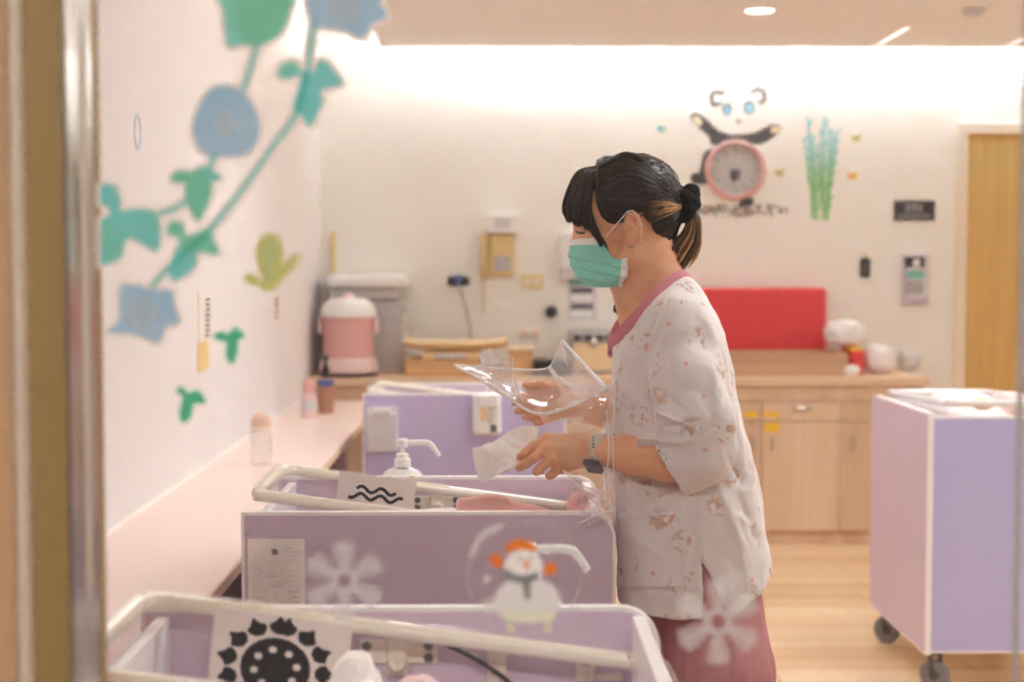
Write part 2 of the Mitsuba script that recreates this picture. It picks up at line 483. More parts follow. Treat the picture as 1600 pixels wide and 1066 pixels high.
for i, x in enumerate((1.81, 2.44)):
    t = thing('slot_light', ('thin white linear light in the ceiling right of the round downlight', 'thin white linear light in the ceiling at the right edge')[i], 'ceiling light')
    obj('frame', extrude(sg.box(x - .022, 6.56, x + .022, 7.1) - sg.box(x - .012, 6.57, x + .012, 7.09), .006).apply_translation((0, 0, CEIL_Z - .006)), 'white_trim', t)
    d = trimesh.Trimesh([[x - .012, 6.57, CEIL_Z - .003], [x + .012, 6.57, CEIL_Z - .003], [x + .012, 7.09, CEIL_Z - .003], [x - .012, 7.09, CEIL_Z - .003]], [[0, 2, 1], [0, 3, 2]])
    k = obj('diffuser', d, 'white_plastic', t); scene[k]['emitter'] = lamp([1.1, 1.05, 1.0])
t = thing('corridor_lamp', 'added long white corridor ceiling lamp, unseen above the camera outside the picture', 'ceiling light')  # unseen lamp added to light the jamb and window stickers
obj('housing', box((-.9, -.5, 2.56), (.9, -.2, 2.62), .005), 'white_trim', t)
d = trimesh.Trimesh([[-.88, -.48, 2.559], [.88, -.48, 2.559], [.88, -.22, 2.559], [-.88, -.22, 2.559]], [[0, 2, 1], [0, 3, 2]])
k = obj('diffuser', d, 'white_plastic', t); scene[k]['emitter'] = lamp(np.array([1.0, 0.93, 0.85]) * CORRIDOR_W)
k = solo('smoke_detector', 'small grey round detector on the ceiling near the right edge', 'detector', lathe([(0, -.03), (.03, -.03), (.045, -.015), (.05, 0)], 30, (at(1525, 18, 6.1)[0], 6.12, CEIL_Z)), 'pale_grey', 30)
# trims
struct('trim_1', box((WALL_X, 1.42, .715), (WALL_X + .012, 6.84, .729), .003), 'white_trim')
a = at(520, 362, 7.6); b = at(520, 427, 7.6)
struct('trim_2', box((a[0] - .012, BACK_Y - .02, b[2]), (a[0] + .012, BACK_Y, a[2]), .004), 'phone_yellow')

# the window the picture is taken through
w = struct('window_1', box((-.3815, 1.388, 0), (-.30, 1.40, .10), .002), 'aluminium')
prof = sg.Polygon([(-.3825, 1.300), (-.380, 1.301), (-.380, 1.338), (-.3785, 1.345), (-.3765, 1.350), (-.3760, 1.358), (-.3765, 1.366), (-.3785, 1.371), (-.3805, 1.376), (-.3805, 1.3875), (-.3825, 1.388)])
obj('mullion', extrude(prof, 2.41), 'aluminium', w, 30, label='polished metal glazing bar')
obj('pane', trimesh.Trimesh([[-.381, GLASS_Y, 0], [.478, GLASS_Y, 0], [.478, GLASS_Y, 2.41], [-.381, GLASS_Y, 2.41]], [[0, 1, 2], [0, 2, 3]]), 'pane_glass', w)
obj('seal', box((.478, GLASS_Y - .004, 0), (.482, GLASS_Y + .004, 2.41), .001), 'grey_plastic', w)
obj('pane', trimesh.Trimesh([[.482, GLASS_Y, 0], [XR, GLASS_Y, 0], [XR, GLASS_Y, 2.41], [.482, GLASS_Y, 2.41]], [[0, 1, 2], [0, 2, 3]]), 'pane_glass', w)
# its frame on the left: brown reveal, pale bead, tan board
d1 = struct('door_1', box((-.4150, 1.30, 0), (-.3826, 1.42, 2.6), .001), 'post_brown')
obj('bead', box((-.4265, 1.287, 0), (-.4152, 1.40, 2.6), .003), 'post_pale', d1, label='pale bead strip')
obj('board', box((-.70, 1.29, 0), (-.4272, 1.40, 2.6), .002), 'jamb_wood', d1, label='tan wooden jamb board')
struct('wall_front', box((-1.3, 1.31, 0), (-.70, 1.42, 2.7)), 'wall_white')
struct('wall_front_top', box((-.70, 1.31, 2.42), (XR, 1.42, 2.7)), 'wall_white')

# door in the back wall
zt = at(1540, 195, BACK_Y)[2]
xa, xb = at(1491, 400, BACK_Y)[0], 3.2
d2 = struct('door_2', box((xa + .05, BACK_Y - .012, 0), (xb - .05, BACK_Y, zt - .05)), 'door_wood')
obj('architrave', xz(extrude(sg.box(xa, 0, xb, zt) - sg.box(xa + .052, -1, xb - .052, zt - .05), .04)).apply_translation((0, BACK_Y, 0)), 'frame_cream', d2, label='pale cream door frame')

# ------------------------------------------------------------------ ledge along the left wall
t = thing('ledge', 'long pale pink ledge along the left wall', 'counter')
LZ, LX = .72, -.557
obj('top', box((WALL_X + .001, 1.44, LZ - .026), (LX, 6.84, LZ), .004), 'counter_pink', t, 30)
obj('edge_strip', box((LX - .001, 1.44, LZ - .027), (LX + .003, 6.84, LZ - .002), .001, 1), 'counter_edge', t, label='tan wooden edge band')
obj('end_panel', box((WALL_X + .001, 5.32, 0), (LX - .004, 5.345, LZ - .027)), 'counter_front', t)
obj('end_panel', box((WALL_X + .001, 1.5, 0), (LX - .004, 1.525, LZ - .027)), 'counter_front', t)
obj('back_panel', box((WALL_X + .001, 1.53, 0), (WALL_X + .02, 5.31, LZ - .027)), 'under_shade', t)  # dark sheets put where shade falls under the ledge
obj('back_panel', box((WALL_X + .001, 5.35, 0), (WALL_X + .02, 6.84, LZ - .027)), 'under_shade', t)

# ------------------------------------------------------------------ wooden cabinet row along the back wall
CFY, CZ = 7.02, .815
t = thing('cabinet_row', 'wooden cabinet row with drawers and doors along the back wall', 'cabinet')
obj('carcass', box((-.92, CFY + .02, .06), (2.03, BACK_Y - .001, CZ - .04)), 'cabinet_wood_dark', t)
obj('plinth', box((-.92, CFY + .03, 0), (2.0, CFY + .05, .06)), 'cabinet_wood_dark', t)
obj('top', box((-.92, CFY - .02, CZ - .04), (2.055, BACK_Y - .001, CZ), .004), 'top_wood', t)
obj('frieze', box((-.92, CFY + .002, CZ - .115), (2.03, CFY + .02, CZ - .04), .002, 1), 'cabinet_wood_dark', t)
xs = [1.2575 + .3755 * k for k in range(-6, 3)]
for k in range(len(xs) - 1):
    a, b = xs[k] + .0015, min(xs[k + 1], 2.03) - .0015
    if b < -.9: continue
    a = max(a, -.92)
    m = ('cabinet_wood', 'cabinet_wood_dark')[k % 2]
    d = obj('drawer', box((a, CFY, .604), (b, CFY + .02, CZ - .118), .002, 1), m, t)
    c = (a + b) / 2
    obj('handle', tube(spline([(c - .04, CFY, .70 - .03), (c - .035, CFY - .02, .67), (c, CFY - .024, .67), (c + .035, CFY - .02, .67), (c + .04, CFY, .67)], 16), .005, 8), 'steel', d, 40)
    d = obj('door', box((a, CFY, .075), (b, CFY + .02, .601), .002, 1), m, t)
    hx = a + .045 if k % 2 == 0 else b - .045
    if k == len(xs) - 2: hx = a + .06
    obj('handle', tube(spline([(hx, CFY, .53), (hx, CFY - .018, .525), (hx, CFY - .022, .50), (hx, CFY - .018, .475), (hx, CFY, .47)], 14), .005, 8), 'steel', d, 40)
for i, (px, py, lab) in enumerate(((1174, 648, 'yellow sticker on the drawer front beside the nurse'), (1205, 648, 'yellow sticker on the drawer front above another sticker'), (1206, 668, 'yellow sticker at the top of a cabinet door'))):
    p = at(px, py, CFY)
    solo('sticker', lab, 'sticker', box((p[0] - .036, CFY - .0012, p[2] - (.022 if i == 2 else .014)), (p[0] + .036, CFY, p[2] + (.022 if i == 2 else .014))), 'yellow_sticker')

# ------------------------------------------------------------------ crib carts
def pump_bottle(to, label):
    t = thing('pump_bottle', label, 'bottle', None, to)
    prof = [(0, 0), (.040, 0), (.047, .006), (.049, .02), (.049, .112), (.046, .128), (.036, .140), (.022, .146), (.016, .148), (.016, .156), (0, .156)]
    b = lathe(prof, 40); b.vertices[:, 1] *= .62
    obj('body', b, 'pump_white', t, 35)
    obj('collar', lathe([(.016, .148), (.0185, .149), (.0185, .165), (.014, .169), (.014, .177), (.0055, .179), (.0055, .20), (0, .20)], 28), 'white_plastic', t, 35)
    n = tube(spline([(0, 0, .2), (.03, 0, .2025), (.056, 0, .201), (.066, 0, .194), (.082, 0, .172)], 24), np.r_[np.full(16, .0065), np.linspace(.0065, .0048, 8)], 12)
    obj('nozzle', cat(n, lathe([(0, .192), (.0125, .192), (.0125, .207), (.010, .2105), (0, .2105)], 24)), 'white_plastic', t, 35)
    return t


def side_panel_poly(w, h, r):
    q = sg.Polygon([(-w / 2, 0), (w / 2, 0), (w / 2, h), (-w / 2, h)])
    c = sg.box(w / 2 - r, h - r, w / 2 + 1, h + 1) - sg.Point(w / 2 - r, h - r).buffer(r, quad_segs=12)
    return q - c


def cart(loc, deg, label, lil='lilac', z0=.126, rail='cream_rail', tub_label='', top=.89, holder=.1, r=.05, side=None, tilt=7.6, rim=.868, swivel=0):
    M = T().translate(list(map(float, loc))).rotate([0, 0, 1], deg)
    t = thing('crib_cart', label, 'cart', None, M)
    H, W, D = top - z0, .70, .48
    P = side_panel_poly(W, H, r); I = P.buffer(-.006, join_style=2)
    for s in (-1, 1):
        y = s * (D / 2 - .009)
        e = obj('side_panel', mv(xz(extrude(P, .018)), (0, y + .009, z0)), 'edge_white', t, label='side panel with white edge banding')
        for q in (-1, 1):
            obj('laminate', mv(xz(extrude(I, .0012)), (0, y + q * .0096 + .0006, z0)), (side or lil) if q == s else 'lilac_pink_lit', e, label='lilac facing')
    for s in (-1, 1):
        x = s * (W / 2 - .03)
        e = obj('end_panel', box((x - .009, -D / 2 + .018, z0), (x + .009, D / 2 - .018, top - .012), .001, 1), 'edge_white', t, label='end panel with white edge banding')
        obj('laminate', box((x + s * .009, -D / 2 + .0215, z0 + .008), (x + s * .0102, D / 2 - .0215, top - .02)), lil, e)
    obj('shelf', box((-W / 2 + .04, -D / 2 + .018, z0 + .01), (W / 2 - .04, D / 2 - .018, z0 + .028)), 'edge_white', t)
    obj('divider', box((-W / 2 + .04, -D / 2 + .018, .60), (W / 2 - .04, D / 2 - .018, .612)), 'edge_white', t)
    for sx in (-1, 1):
        for sy in (-1, 1):
            x, y = sx * (W / 2 - .06), sy * (D / 2 - .05)
            c = obj('caster', cat(box((x - .022, y - .02, z0 - .012), (x + .022, y + .02, z0), .003, 1), box((x - .02, y - .019, .05), (x + .02, y - .014, z0 - .01), .002, 1), box((x - .02, y + .014, .05), (x + .02, y + .019, z0 - .01), .002, 1)), 'grey_rubber', t)
            wh = rot(lathe([(0, -.013), (.04, -.013), (.046, -.009), (.048, 0), (.046, .009), (.04, .013), (0, .013)], 28), 90, (1, 0, 0))
            obj('wheel', mv(rot(wh, swivel, (0, 0, 1)), (x, y, .048)), 'wheel_grey', c, 30)
            obj('hub', mv(rot(rot(lathe([(0, -.0145), (.016, -.0145), (.016, .0145), (0, .0145)], 16), 90, (1, 0, 0)), swivel, (0, 0, 1)), (x, y, .048)), 'grey_rubber', c)
    # tilt bracket on the inside of the far panel
    y = D / 2 - .0195
    bx = -.003
    b = obj('tilt_bracket', cat(box((bx - .052, y - .006, .815), (bx + .052, y, .848), .002, 1), box((bx - .016, y - .012, .80), (bx + .014, y - .006, .856), .004, 1)), 'cream_plastic', t, 30)
    for dx, dz in ((-.043, .84), (-.043, .824), (.040, .84), (.040, .824)):
        obj('screw', rot(lathe([(0, 0), (.0055, 0), (.0062, .002), (0, .003)], 12), 90, (1, 0, 0)).apply_translation((bx + dx, y - .0065, dz)), 'grey_rubber', b)
    obj('knob', rot(lathe([(0, 0), (.0135, 0), (.0135, .010), (.011, .014), (.007, .014), (.006, .011), (0, .011)], 24), 90, (1, 0, 0)).apply_translation((bx - .001, y - .012, .822)), 'cream_plastic', b, 35)
    h = obj('hinge', cat(box((.235, y - .004, .79), (.262, y, .832), .002, 1), box((.262, y - .004, .79), (.30, y, .80), .002, 1)), 'cream_plastic', t)
    obj('screw', rot(lathe([(0, 0), (.007, 0), (.0075, .003), (.003, .003), (0, .0015)], 14), 90, (1, 0, 0)).apply_translation((.249, y - .004, .818)), 'steel', h)
    obj('upright', box((.115, y - .012, .614), (.142, y, .845), .003, 1), 'cream_plastic', t)
    obj('cable', tube(spline([(.06, y - .02, .845), (.10, y - .022, .826), (.15, y - .022, .79), (.19, y - .02, .74), (.2, y - .02, .63)], 30), .0032, 8), 'black_plastic', t, 40)
    # screws in the near panel
    obj('screw', rot(lathe([(0, 0), (.004, 0), (.0045, .0015), (0, .002)], 12), 90, (1, 0, 0)).apply_translation((-W / 2 + .008 + .003, -D / 2, top - .04)), 'steel', t)
    if holder is not None:
        hx = holder
        hk = obj('bottle_holder', cat(box((hx - .06, D / 2, top - .138), (hx + .06, D / 2 + .075, top - .134)), box((hx - .06, D / 2 + .071, top - .134), (hx + .06, D / 2 + .075, top - .09)), box((hx - .06, D / 2 + .001, top - .134), (hx - .056, D / 2 + .075, top - .10)), box((hx + .056, D / 2 + .001, top - .134), (hx + .06, D / 2 + .075, top - .10))), 'cream_plastic', t, label='cream wire bottle holder')
        for s in (-1, 1):
            obj('hook', cat(box((hx + s * .025 - .006, D / 2, top - .134), (hx + s * .025 + .006, D / 2 + .002, top + .0025)), box((hx + s * .025 - .006, D / 2 - .0205, top), (hx + s * .025 + .006, D / 2 + .002, top + .0025)), box((hx + s * .025 - .006, D / 2 - .0225, top - .034), (hx + s * .025 + .006, D / 2 - .0195, top + .0025))), 'cream_plastic', hk)
    # tub
    L, Bw = .34, .178
    MT = M @ T().translate([0.003, 0, rim]).rotate([0, 1, 0], tilt)
    u = thing('bassinet_tub', tub_label, 'bassinet', None, MT)
    rings = []
    for hx_, hy_, rr, zz in ((L + .013, Bw + .013, .05, .006), (L + .012, Bw + .012, .05, .013), (L + .002, Bw + .002, .048, .014), (L - .012, Bw - .012, .045, .010), (L - .016, Bw - .016, .045, 0), (L - .03, Bw - .03, .045, -.10), (L - .045, Bw - .045, .045, -.19), (L - .06, Bw - .06, .04, -.20)):
        c = np.array(rrect(2 * hx_, 2 * hy_, rr, 6).exterior.coords)[:-1]
        c = c[::-1]; k0 = np.argmin(abs(c[:, 0] - 0) + 10 * (c[:, 1] < 0)); c = np.roll(c, -k0, 0)
        rings.append(np.column_stack([c, np.full(len(c), zz)]))
    G = np.stack(rings, 1)
    shell = grid_mesh(G, True)
    bot = trimesh.creation.triangulate_polygon(sg.Polygon(rings[-1][:, :2]), engine='earcut')
    bot = trimesh.Trimesh(np.column_stack([bot[0], np.full(len(bot[0]), -.20)]), bot[1], process=False)
    obj('shell', cat(shell, bot), 'clear_plastic', u, 40, label='clear plastic tub')
    c = np.array(rrect(2 * L, 2 * Bw, .045, 8).exterior.coords)[:-1]
    c = spline(c, 160, True)
    obj('rail', tube(np.column_stack([c, np.zeros(len(c))]), .0112, 12, True), rail, u, True, label='cream rail under the rim')
    obj('mattress', box((-L + .062, -Bw + .062, -.198), (L - .062, Bw - .062, -.14), .015), 'mattress_white', u, 40)
    return t, u, M, MT


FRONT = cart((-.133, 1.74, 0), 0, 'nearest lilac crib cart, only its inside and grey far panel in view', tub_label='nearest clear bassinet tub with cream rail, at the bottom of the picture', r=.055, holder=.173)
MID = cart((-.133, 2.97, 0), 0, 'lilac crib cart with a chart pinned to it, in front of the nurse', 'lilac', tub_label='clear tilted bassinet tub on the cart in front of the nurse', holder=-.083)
BACK = cart((-.122, 5.29, 0), 0, 'lilac crib cart farthest back, behind the hands of the nurse', 'lilac_cool_lit', tub_label='clear bassinet tub on the farthest crib cart', top=.91, holder=.1)
RIGHT = cart((1.576, 4.91, 0), 90, 'lilac crib cart standing alone at the right edge', 'lilac_blue_lit', rail='edge_white', tub_label='bassinet tub with white rail on the cart at the right edge', holder=None, side='lilac_pink_lit', tilt=2.0, rim=.908, swivel=62)
pump_bottle(T().translate([-.133 + .173, 1.74 + .24 + .038, .89 - .134]), 'white pump bottle hooked behind the nearest cart, with its nozzle to the right')
pump_bottle(T().translate([-.133 - .083, 2.97 + .24 + .038, .89 - .134]), 'white pump bottle hooked behind the cart in front of the nurse')


def local(M, *p):
    return (np.array(M.matrix, float) @ np.array([*p, 1.0]))[:3]


def flat(poly_px, Y, d=.0008, conv=None):
    """A thin upright shape at depth Y, its outline given by points seen in the photograph."""
    pts = [at(x, y, Y) for x, y in poly_px]
    return xz(extrude(sg.Polygon([(p[0], p[2]) for p in pts]).buffer(0), d)).apply_translation((0, Y, 0))


def wall_poly(g, Y, d=.001):
    """Upright thin shape from a polygon given in photograph pixels."""
    q = ops.transform(lambda x, y: tuple(np.array([at(a, b, Y) for a, b in zip(np.atleast_1d(x), np.atleast_1d(y))])[:, [0, 2]].T), g)
    return xz(extrude(q.buffer(0), d)).apply_translation((0, Y, 0))


# ------------------------------------------------------------------ cards, chart and holders on the carts
def card(MT, x, z, w, h, ang, label, motif, y):
    M2 = MT @ T().translate([x, y, z]).rotate([1, 0, 0], 8).rotate([0, 1, 0], ang)
    t = thing('card', label, 'card', None, M2)
    obj('paper', box((-w / 2, -.0006, -h / 2), (w / 2, 0, h / 2)), 'card_paper', t)
    obj('motif', mv(xz(extrude(motif, .0004)), (0, -.0006, 0)), 'print_black', t, label='black printed picture')


def petal(a):
    q = smooth_poly([(0, .0), (.010, .006), (.0135, .014), (.006, .020), (0, .028), (-.006, .020), (-.0135, .014), (-.010, .006)], 40)
    q = affinity.translate(q, 0, .050)
    return affinity.rotate(q, a, origin=(0, 0))


flower = ops.unary_union([petal(a) for a in range(0, 360, 27)]).buffer(0) - sg.Point(0, 0).buffer(.0515)
disc = sg.Point(0, 0).buffer(.0455, quad_segs=16) - ops.unary_union([sg.Point(r * math.cos(a), r * math.sin(a)).buffer(.0052) for r, n in ((.028, 8),) for a in np.arange(n) * 2 * math.pi / n + .2])
flower = affinity.scale(ops.unary_union([flower, disc]), 1.0, .92, origin=(0, 0))
MT1 = FRONT[3]
# sunflower card leaning on the far wall of the nearest tub
card(MT1, -.150, -.062, .178, .150, 0, 'white card with a black sunflower in the nearest tub', affinity.translate(flower, -.004, .003), .142)
wave = lambda y, s, w: sg.LineString([(x, y + .006 * math.sin(x * s)) for x in np.linspace(-w, w, 40)]).buffer(.0035, cap_style=2)
waves = ops.unary_union([wave(.034, 150, .042), wave(.018, 150, .058), wave(-.008, 150, .058), wave(-.024, 150, .042)])
MT2 = MID[3]
card(MT2, -.132, -.024, .165, .085, 0, 'white card with black wavy lines in the tub before the nurse', affinity.translate(waves, .0, -.024), .1445)

# chart in a clear sleeve on the near side panel of the middle cart
Yc = 2.7288
a, b = at(387, 842, Yc), at(477, 962, Yc)
t = thing('chart', 'printed chart in a sleeve held by a magnet on the lilac cart', 'paper')
w_, h_ = b[0] - a[0], a[2] - b[2]
obj('paper', box((a[0], Yc - .001, b[2]), (b[0], Yc, a[2])), 'paper_white', t)
lines = [box((a[0] + .10 * w_, Yc - .0013, a[2] - (.28 + .068 * k) * h_ - .00045), (a[0] + .90 * w_, Yc - .001, a[2] - (.28 + .068 * k) * h_ + .00045)) for k in range(11)]
lines += [box((a[0] + q * w_ - .00045, Yc - .0013, b[2] + .02 * h_), (a[0] + q * w_ + .00045, Yc - .001, a[2] - .28 * h_)) for q in (.10, .32, .52, .73, .90)]
obj('table_lines', cat(*lines), 'print_grey', t)
rng = random.Random(5)
txt, red = [], []
def scribble(out, x0, x1, y, hgt):
    x = x0
    while x < x1:
        wd = rng.uniform(.0022, .0034)
        for q in range(2):
            zz = y + rng.uniform(-.4, .4) * hgt
            out.append(box((x, Yc - .0013, zz - .0005), (x + wd, Yc - .001, zz + .0005)))
        xx = x + rng.uniform(0, wd)
        out.append(box((xx - .0005, Yc - .0013, y - hgt / 2), (xx + .0005, Yc - .001, y + hgt / 2)))
        x += wd + .0011
scribble(txt, a[0] + .2 * w_, a[0] + .76 * w_, a[2] - .115 * h_, .0022)
scribble(txt, a[0] + .62 * w_, a[0] + .98 * w_, a[2] - .17 * h_, .0018)
scribble(txt, a[0] + .66 * w_, a[0] + .86 * w_, a[2] - .225 * h_, .0016)
for k in range(5):
    y = a[2] - (.315 + .068 * k) * h_
    scribble(txt, a[0] + .14 * w_, a[0] + .24 * w_, y, .003)
    scribble(txt, a[0] + .36 * w_, a[0] + .48 * w_, y, .003)
    scribble(red, a[0] + .56 * w_, a[0] + .68 * w_, y, .0034)
obj('print', cat(*txt), 'print_grey', t); obj('print', cat(*red), 'print_red', t, label='red handwriting')
obj('sleeve', box((a[0] - .003, Yc - .0016, b[2] - .002), (b[0] + .003, Yc - .0014, a[2] + .003)), 'clear_vinyl', t)
m = at(430, 861, Yc)
obj('magnet', rot(lathe([(0, 0), (.0068, 0), (.0072, .003), (.0058, .0045), (.004, .0045), (.0035, .0035), (0, .0035)], 24), 90, (1, 0, 0)).apply_translation((m[0], Yc - .0016, m[2])), 'steel', t, 30)

# on the back cart: a grey holder and a clip-on dispenser
Yb = 5.0488
a, b = at(573, 636, Yb), at(621, 706, Yb)
t = thing('document_holder', 'grey plastic document holder on the farthest crib cart', 'holder')
obj('pocket', box((a[0], Yb - .022, b[2]), (b[0], Yb, a[2] - .02), .006), 'holder_grey', t, 30)
obj('back_plate', box((a[0] - .002, Yb - .004, b[2] + .01), (b[0] + .002, Yb, a[2]), .002, 1), 'pale_grey', t)
obj('clip', box(((a[0] + b[0]) / 2 - .03, Yb - .026, a[2] - .03), ((a[0] + b[0]) / 2 + .03, Yb - .002, a[2] - .004), .005), 'pale_grey', t, 30)
a, b = at(738, 612, Yb), at(783, 678, Yb)
t = thing('dispenser', 'white clip-on bottle dispenser on the farthest crib cart', 'dispenser')
obj('body', box((a[0], Yb - .05, b[2]), (b[0], Yb, a[2]), .015, 3), 'white_plastic', t, 30)
obj('window', box((a[0] + .03, Yb - .053, b[2] + .05), (a[0] + .05, Yb - .049, b[2] + .11), .002, 1), 'beige_plastic', t)
obj('window', box((b[0] - .045, Yb - .053, b[2] + .04), (b[0] - .022, Yb - .049, b[2] + .11), .002, 1), 'pale_grey', t)
obj('print', box((b[0] - .036, Yb - .0515, b[2] + .012), (b[0] - .016, Yb - .0498, b[2] + .036)), 'print_grey', t)
obj('lever', box((a[0] + .02, Yb - .062, a[2] - .05), (b[0] - .01, Yb - .03, a[2] - .004), .008), 'white_plastic', t, 30)

# ------------------------------------------------------------------ bedding in the tubs
def lump(lo, hi, seed, amp, n=3, sub=4, power=3.0):
    """A soft cushion-like body with folds."""
    m = trimesh.creation.icosphere(subdivisions=sub)
    v = m.vertices; v = np.sign(v) * abs(v) ** (2 / power)
    c, r = (np.array(lo) + hi) / 2, (np.array(hi) - lo) / 2
    v = v / np.maximum(1e-9, (abs(v) ** power).sum(1, keepdims=True) ** (1 / power))
    v = c + v * r
    f = meshkit.fbm(v * n / r.max() + seed * 7.3, 4, seed) - .5
    f2 = abs(meshkit.fbm(v * n * 1.3 / r.max() + 31 + seed, 3, seed + 3) - .5)
    m.vertices = v + np.array(m.vertex_normals) * (f * amp * 2 - f2 * amp)[:, None]
    return m


solo('folded_blanket', 'folded white blanket in the tub before the nurse, under the pink roll', 'blanket', lump((-.30, 2.85, .715), (.16, 3.08, .852), 1, .008), 'mattress_white', 40)
p, q = at(722, 792, 2.97), at(858, 806, 2.97)
rl = tube(spline([p + (-.012, 0, -.004), p + (.02, 0, 0), p + (.07, 0, .002), (p + q) / 2 + (.02, 0, -.006), q + (.01, 0, -.012)], 50), np.r_[.004, .014, .018, np.linspace(.0195, .026, 40), np.linspace(.026, .02, 7)], 20)
rl.vertices += rl.vertex_normals * (meshkit.fbm(rl.vertices * 60, 3, 4) - .5)[:, None] * .008
solo('pink_blanket', 'rolled pale pink blanket lying in the tub before the nurse', 'blanket', rl, 'blanket_pink', True)
p = at(912, 793, 2.99)
solo('pink_bundle', 'rounded pink cloth bundle at the right end of that tub, by the plastic cover', 'cloth', lump(p - (.035, .05, .07), p + (.032, .05, .035), 6, .006, sub=4, power=2.3), 'blanket_pink', 40)
p = at(556, 1050, 1.74)
solo('white_bundle', 'folded white cloth standing up in the nearest tub', 'cloth', cat(lump((p[0] - .04, 1.75, .70), (p[0] + .03, 1.83, p[2] + .012), 8, .008, power=2.4), lump((p[0] - .02, 1.72, .70), (p[0] + .045, 1.79, p[2] - .012), 9, .007, power=2.4)), 'cloth_white', 40)
p = at(640, 1066, 1.80)
solo('pink_bundle', 'pale pink cloth beside the white cloth in the nearest tub', 'cloth', lump((p[0] - .03, 1.76, .70), (p[0] + .05, 1.86, p[2] + .006), 12, .006, power=2.4), 'pink_pale', 40)
p = at(205, 1052, 1.82)
solo('rose_cloth', 'rose pink patterned cloth at the left end of the nearest tub', 'cloth', lump((p[0] - .03, 1.76, .70), (p[0] + .02, 1.88, p[2] + .02), 13, .008, power=2.4), 'blanket_rose', 40)
# in the right-hand cart
solo('white_bundle', 'white blanket filling the tub of the cart at the right edge', 'blanket', lump((1.45, 4.60, .74), (1.70, 5.24, .912), 15, .012), 'cloth_white', 40)
p = at(1450, 640, 4.95)
solo('box', 'small tan box among the blankets of the right cart', 'box', box((1.52, 4.66, .898), (1.57, 4.72, .925), .004), 'beige_plastic')
solo('cloth', 'pale lilac cloth on top of the blankets of the right cart', 'cloth', lump((1.60, 4.62, .86), (1.69, 4.80, .945), 17, .007), 'pink_pale', 40)
solo('folded_blanket', 'white blanket in the tub of the farthest crib cart', 'blanket', lump((-.32, 5.17, .72), (.1, 5.41, .86), 19, .008), 'mattress_white', 40)

# ------------------------------------------------------------------ on the ledge
p = at(408, 728, 4.63); r = .0345
t = thing('baby_bottle', 'clear baby bottle with a beige domed cap on the pink ledge', 'bottle', None, T().translate([p[0], p[1], LZ]))
obj('body', lathe([(0, .004), (r * .8, .004), (r, .008), (r * .98, .05), (r * .93, .06), (r * .98, .07), (r, .10), (r * .9, .108), (r * .85, .112)], 36), 'bottle_plastic', t, 30)
obj('collar', lathe([(r * .86, .108), (r * .98, .109), (r * .98, .122), (r * .8, .124)], 36), 'cream_plastic', t, 30)
obj('cap', lathe([(r * .9, .12), (r * .92, .14), (r * .72, .156), (r * .4, .166), (0.0001, .168)], 36), 'bottle_cap', t, True)
p = at(509, 646, 6.28)
t = thing('pump_bottle', 'brown pump bottle with a black pump at the back of the ledge', 'bottle', None, T().translate([p[0], p[1], LZ]))
obj('body', lathe([(0, 0), (.032, 0), (.034, .004), (.034, .125), (.026, .145), (.014, .152), (.014, .16), (0, .16)], 30), 'brown_liquid', t, 30)
obj('label_band', lathe([(.0345, .118), (.0348, .12), (.0348, .142), (.030, .144)], 30), 'blue_plastic', t)
obj('pump', cat(lathe([(.016, .155), (.017, .156), (.017, .19), (.012, .194), (.012, .205), (.006, .206), (.006, .226), (.014, .227), (.014, .243), (0, .246)], 24), tube([(0, 0, .236), (-.02, -.01, .238), (-.034, -.016, .232)], [.006, .006, .004], 8)), 'black_plastic', t, 30)
p = at(483, 653, 6.1)
t = thing('pink_bottle', 'small pink and white bottle beside the brown pump bottle', 'bottle', None, T().translate([p[0], p[1], LZ]))
obj('body', lathe([(0, 0), (.030, 0), (.033, .005), (.033, .08), (.028, .10), (.016, .108), (0, .11)], 28), 'pink_pale', t, 30)
obj('label_band', lathe([(.0333, .03), (.0337, .032), (.0337, .07), (.0333, .072)], 28), 'pale_grey', t)
obj('cap', lathe([(.017, .104), (.024, .106), (.024, .14), (.017, .158), (.001, .16)], 28), 'pink_plastic', t, 30)

# ------------------------------------------------------------------ on the back cabinet, left part
def stand(px, py, Y, z):
    return T().translate([at(px, py, Y)[0], Y, z])
YA = 7.16
M = stand(545, 600, YA, CZ) @ T().scale([.9, .9, .94])
t = thing('steam_canister', 'pink canister with a white domed lid on the back cabinet', 'appliance', None, M)
obj('base', cat(lathe([(0, 0), (.155, 0), (.157, .012), (.14, .02), (0, .02)], 40)), 'dark', t)
obj('foot', lathe([(.12, .018), (.158, .02), (.162, .04), (.15, .085), (.142, .095), (.10, .10)], 44), 'pink_pale', t, 30)
obj('body', lathe([(.138, .09), (.137, .10), (.134, .29), (.136, .31), (.10, .315)], 44), 'pink_plastic', t, 30)
obj('lid', lathe([(.10, .30), (.150, .305), (.153, .315), (.145, .35), (.12, .385), (.09, .40), (.03, .405), (0.0001, .405)], 44), 'white_plastic', t, 30)
obj('knob', lathe([(.03, .403), (.035, .41), (.03, .425), (.0001, .43)], 24), 'pink_pale', t, 30)
for s in (-1, 1):
    obj('handle', box((s * .15 - .012, -.03, .22), (s * .15 + .012, .03, .30), .006), 'pink_pale', t, 30)
M = T().translate([0, 0, 0])
a, b = at(514, 430, 7.42), at(632, 588, 7.42)
t = thing('sterilizer', 'grey cabinet with a wide white lid behind the pink canister', 'appliance')
obj('body', box((a[0] + .015, 7.33, CZ), (b[0], 7.58, at(600, 470, 7.33)[2]), .01), 'grey_plastic', t, 30)
obj('vent', box((a[0] + .01, 7.32, at(600, 468, 7.33)[2]), (b[0] - .03, 7.57, at(600, 448, 7.33)[2]), .004), 'grey_plastic', t, 30)
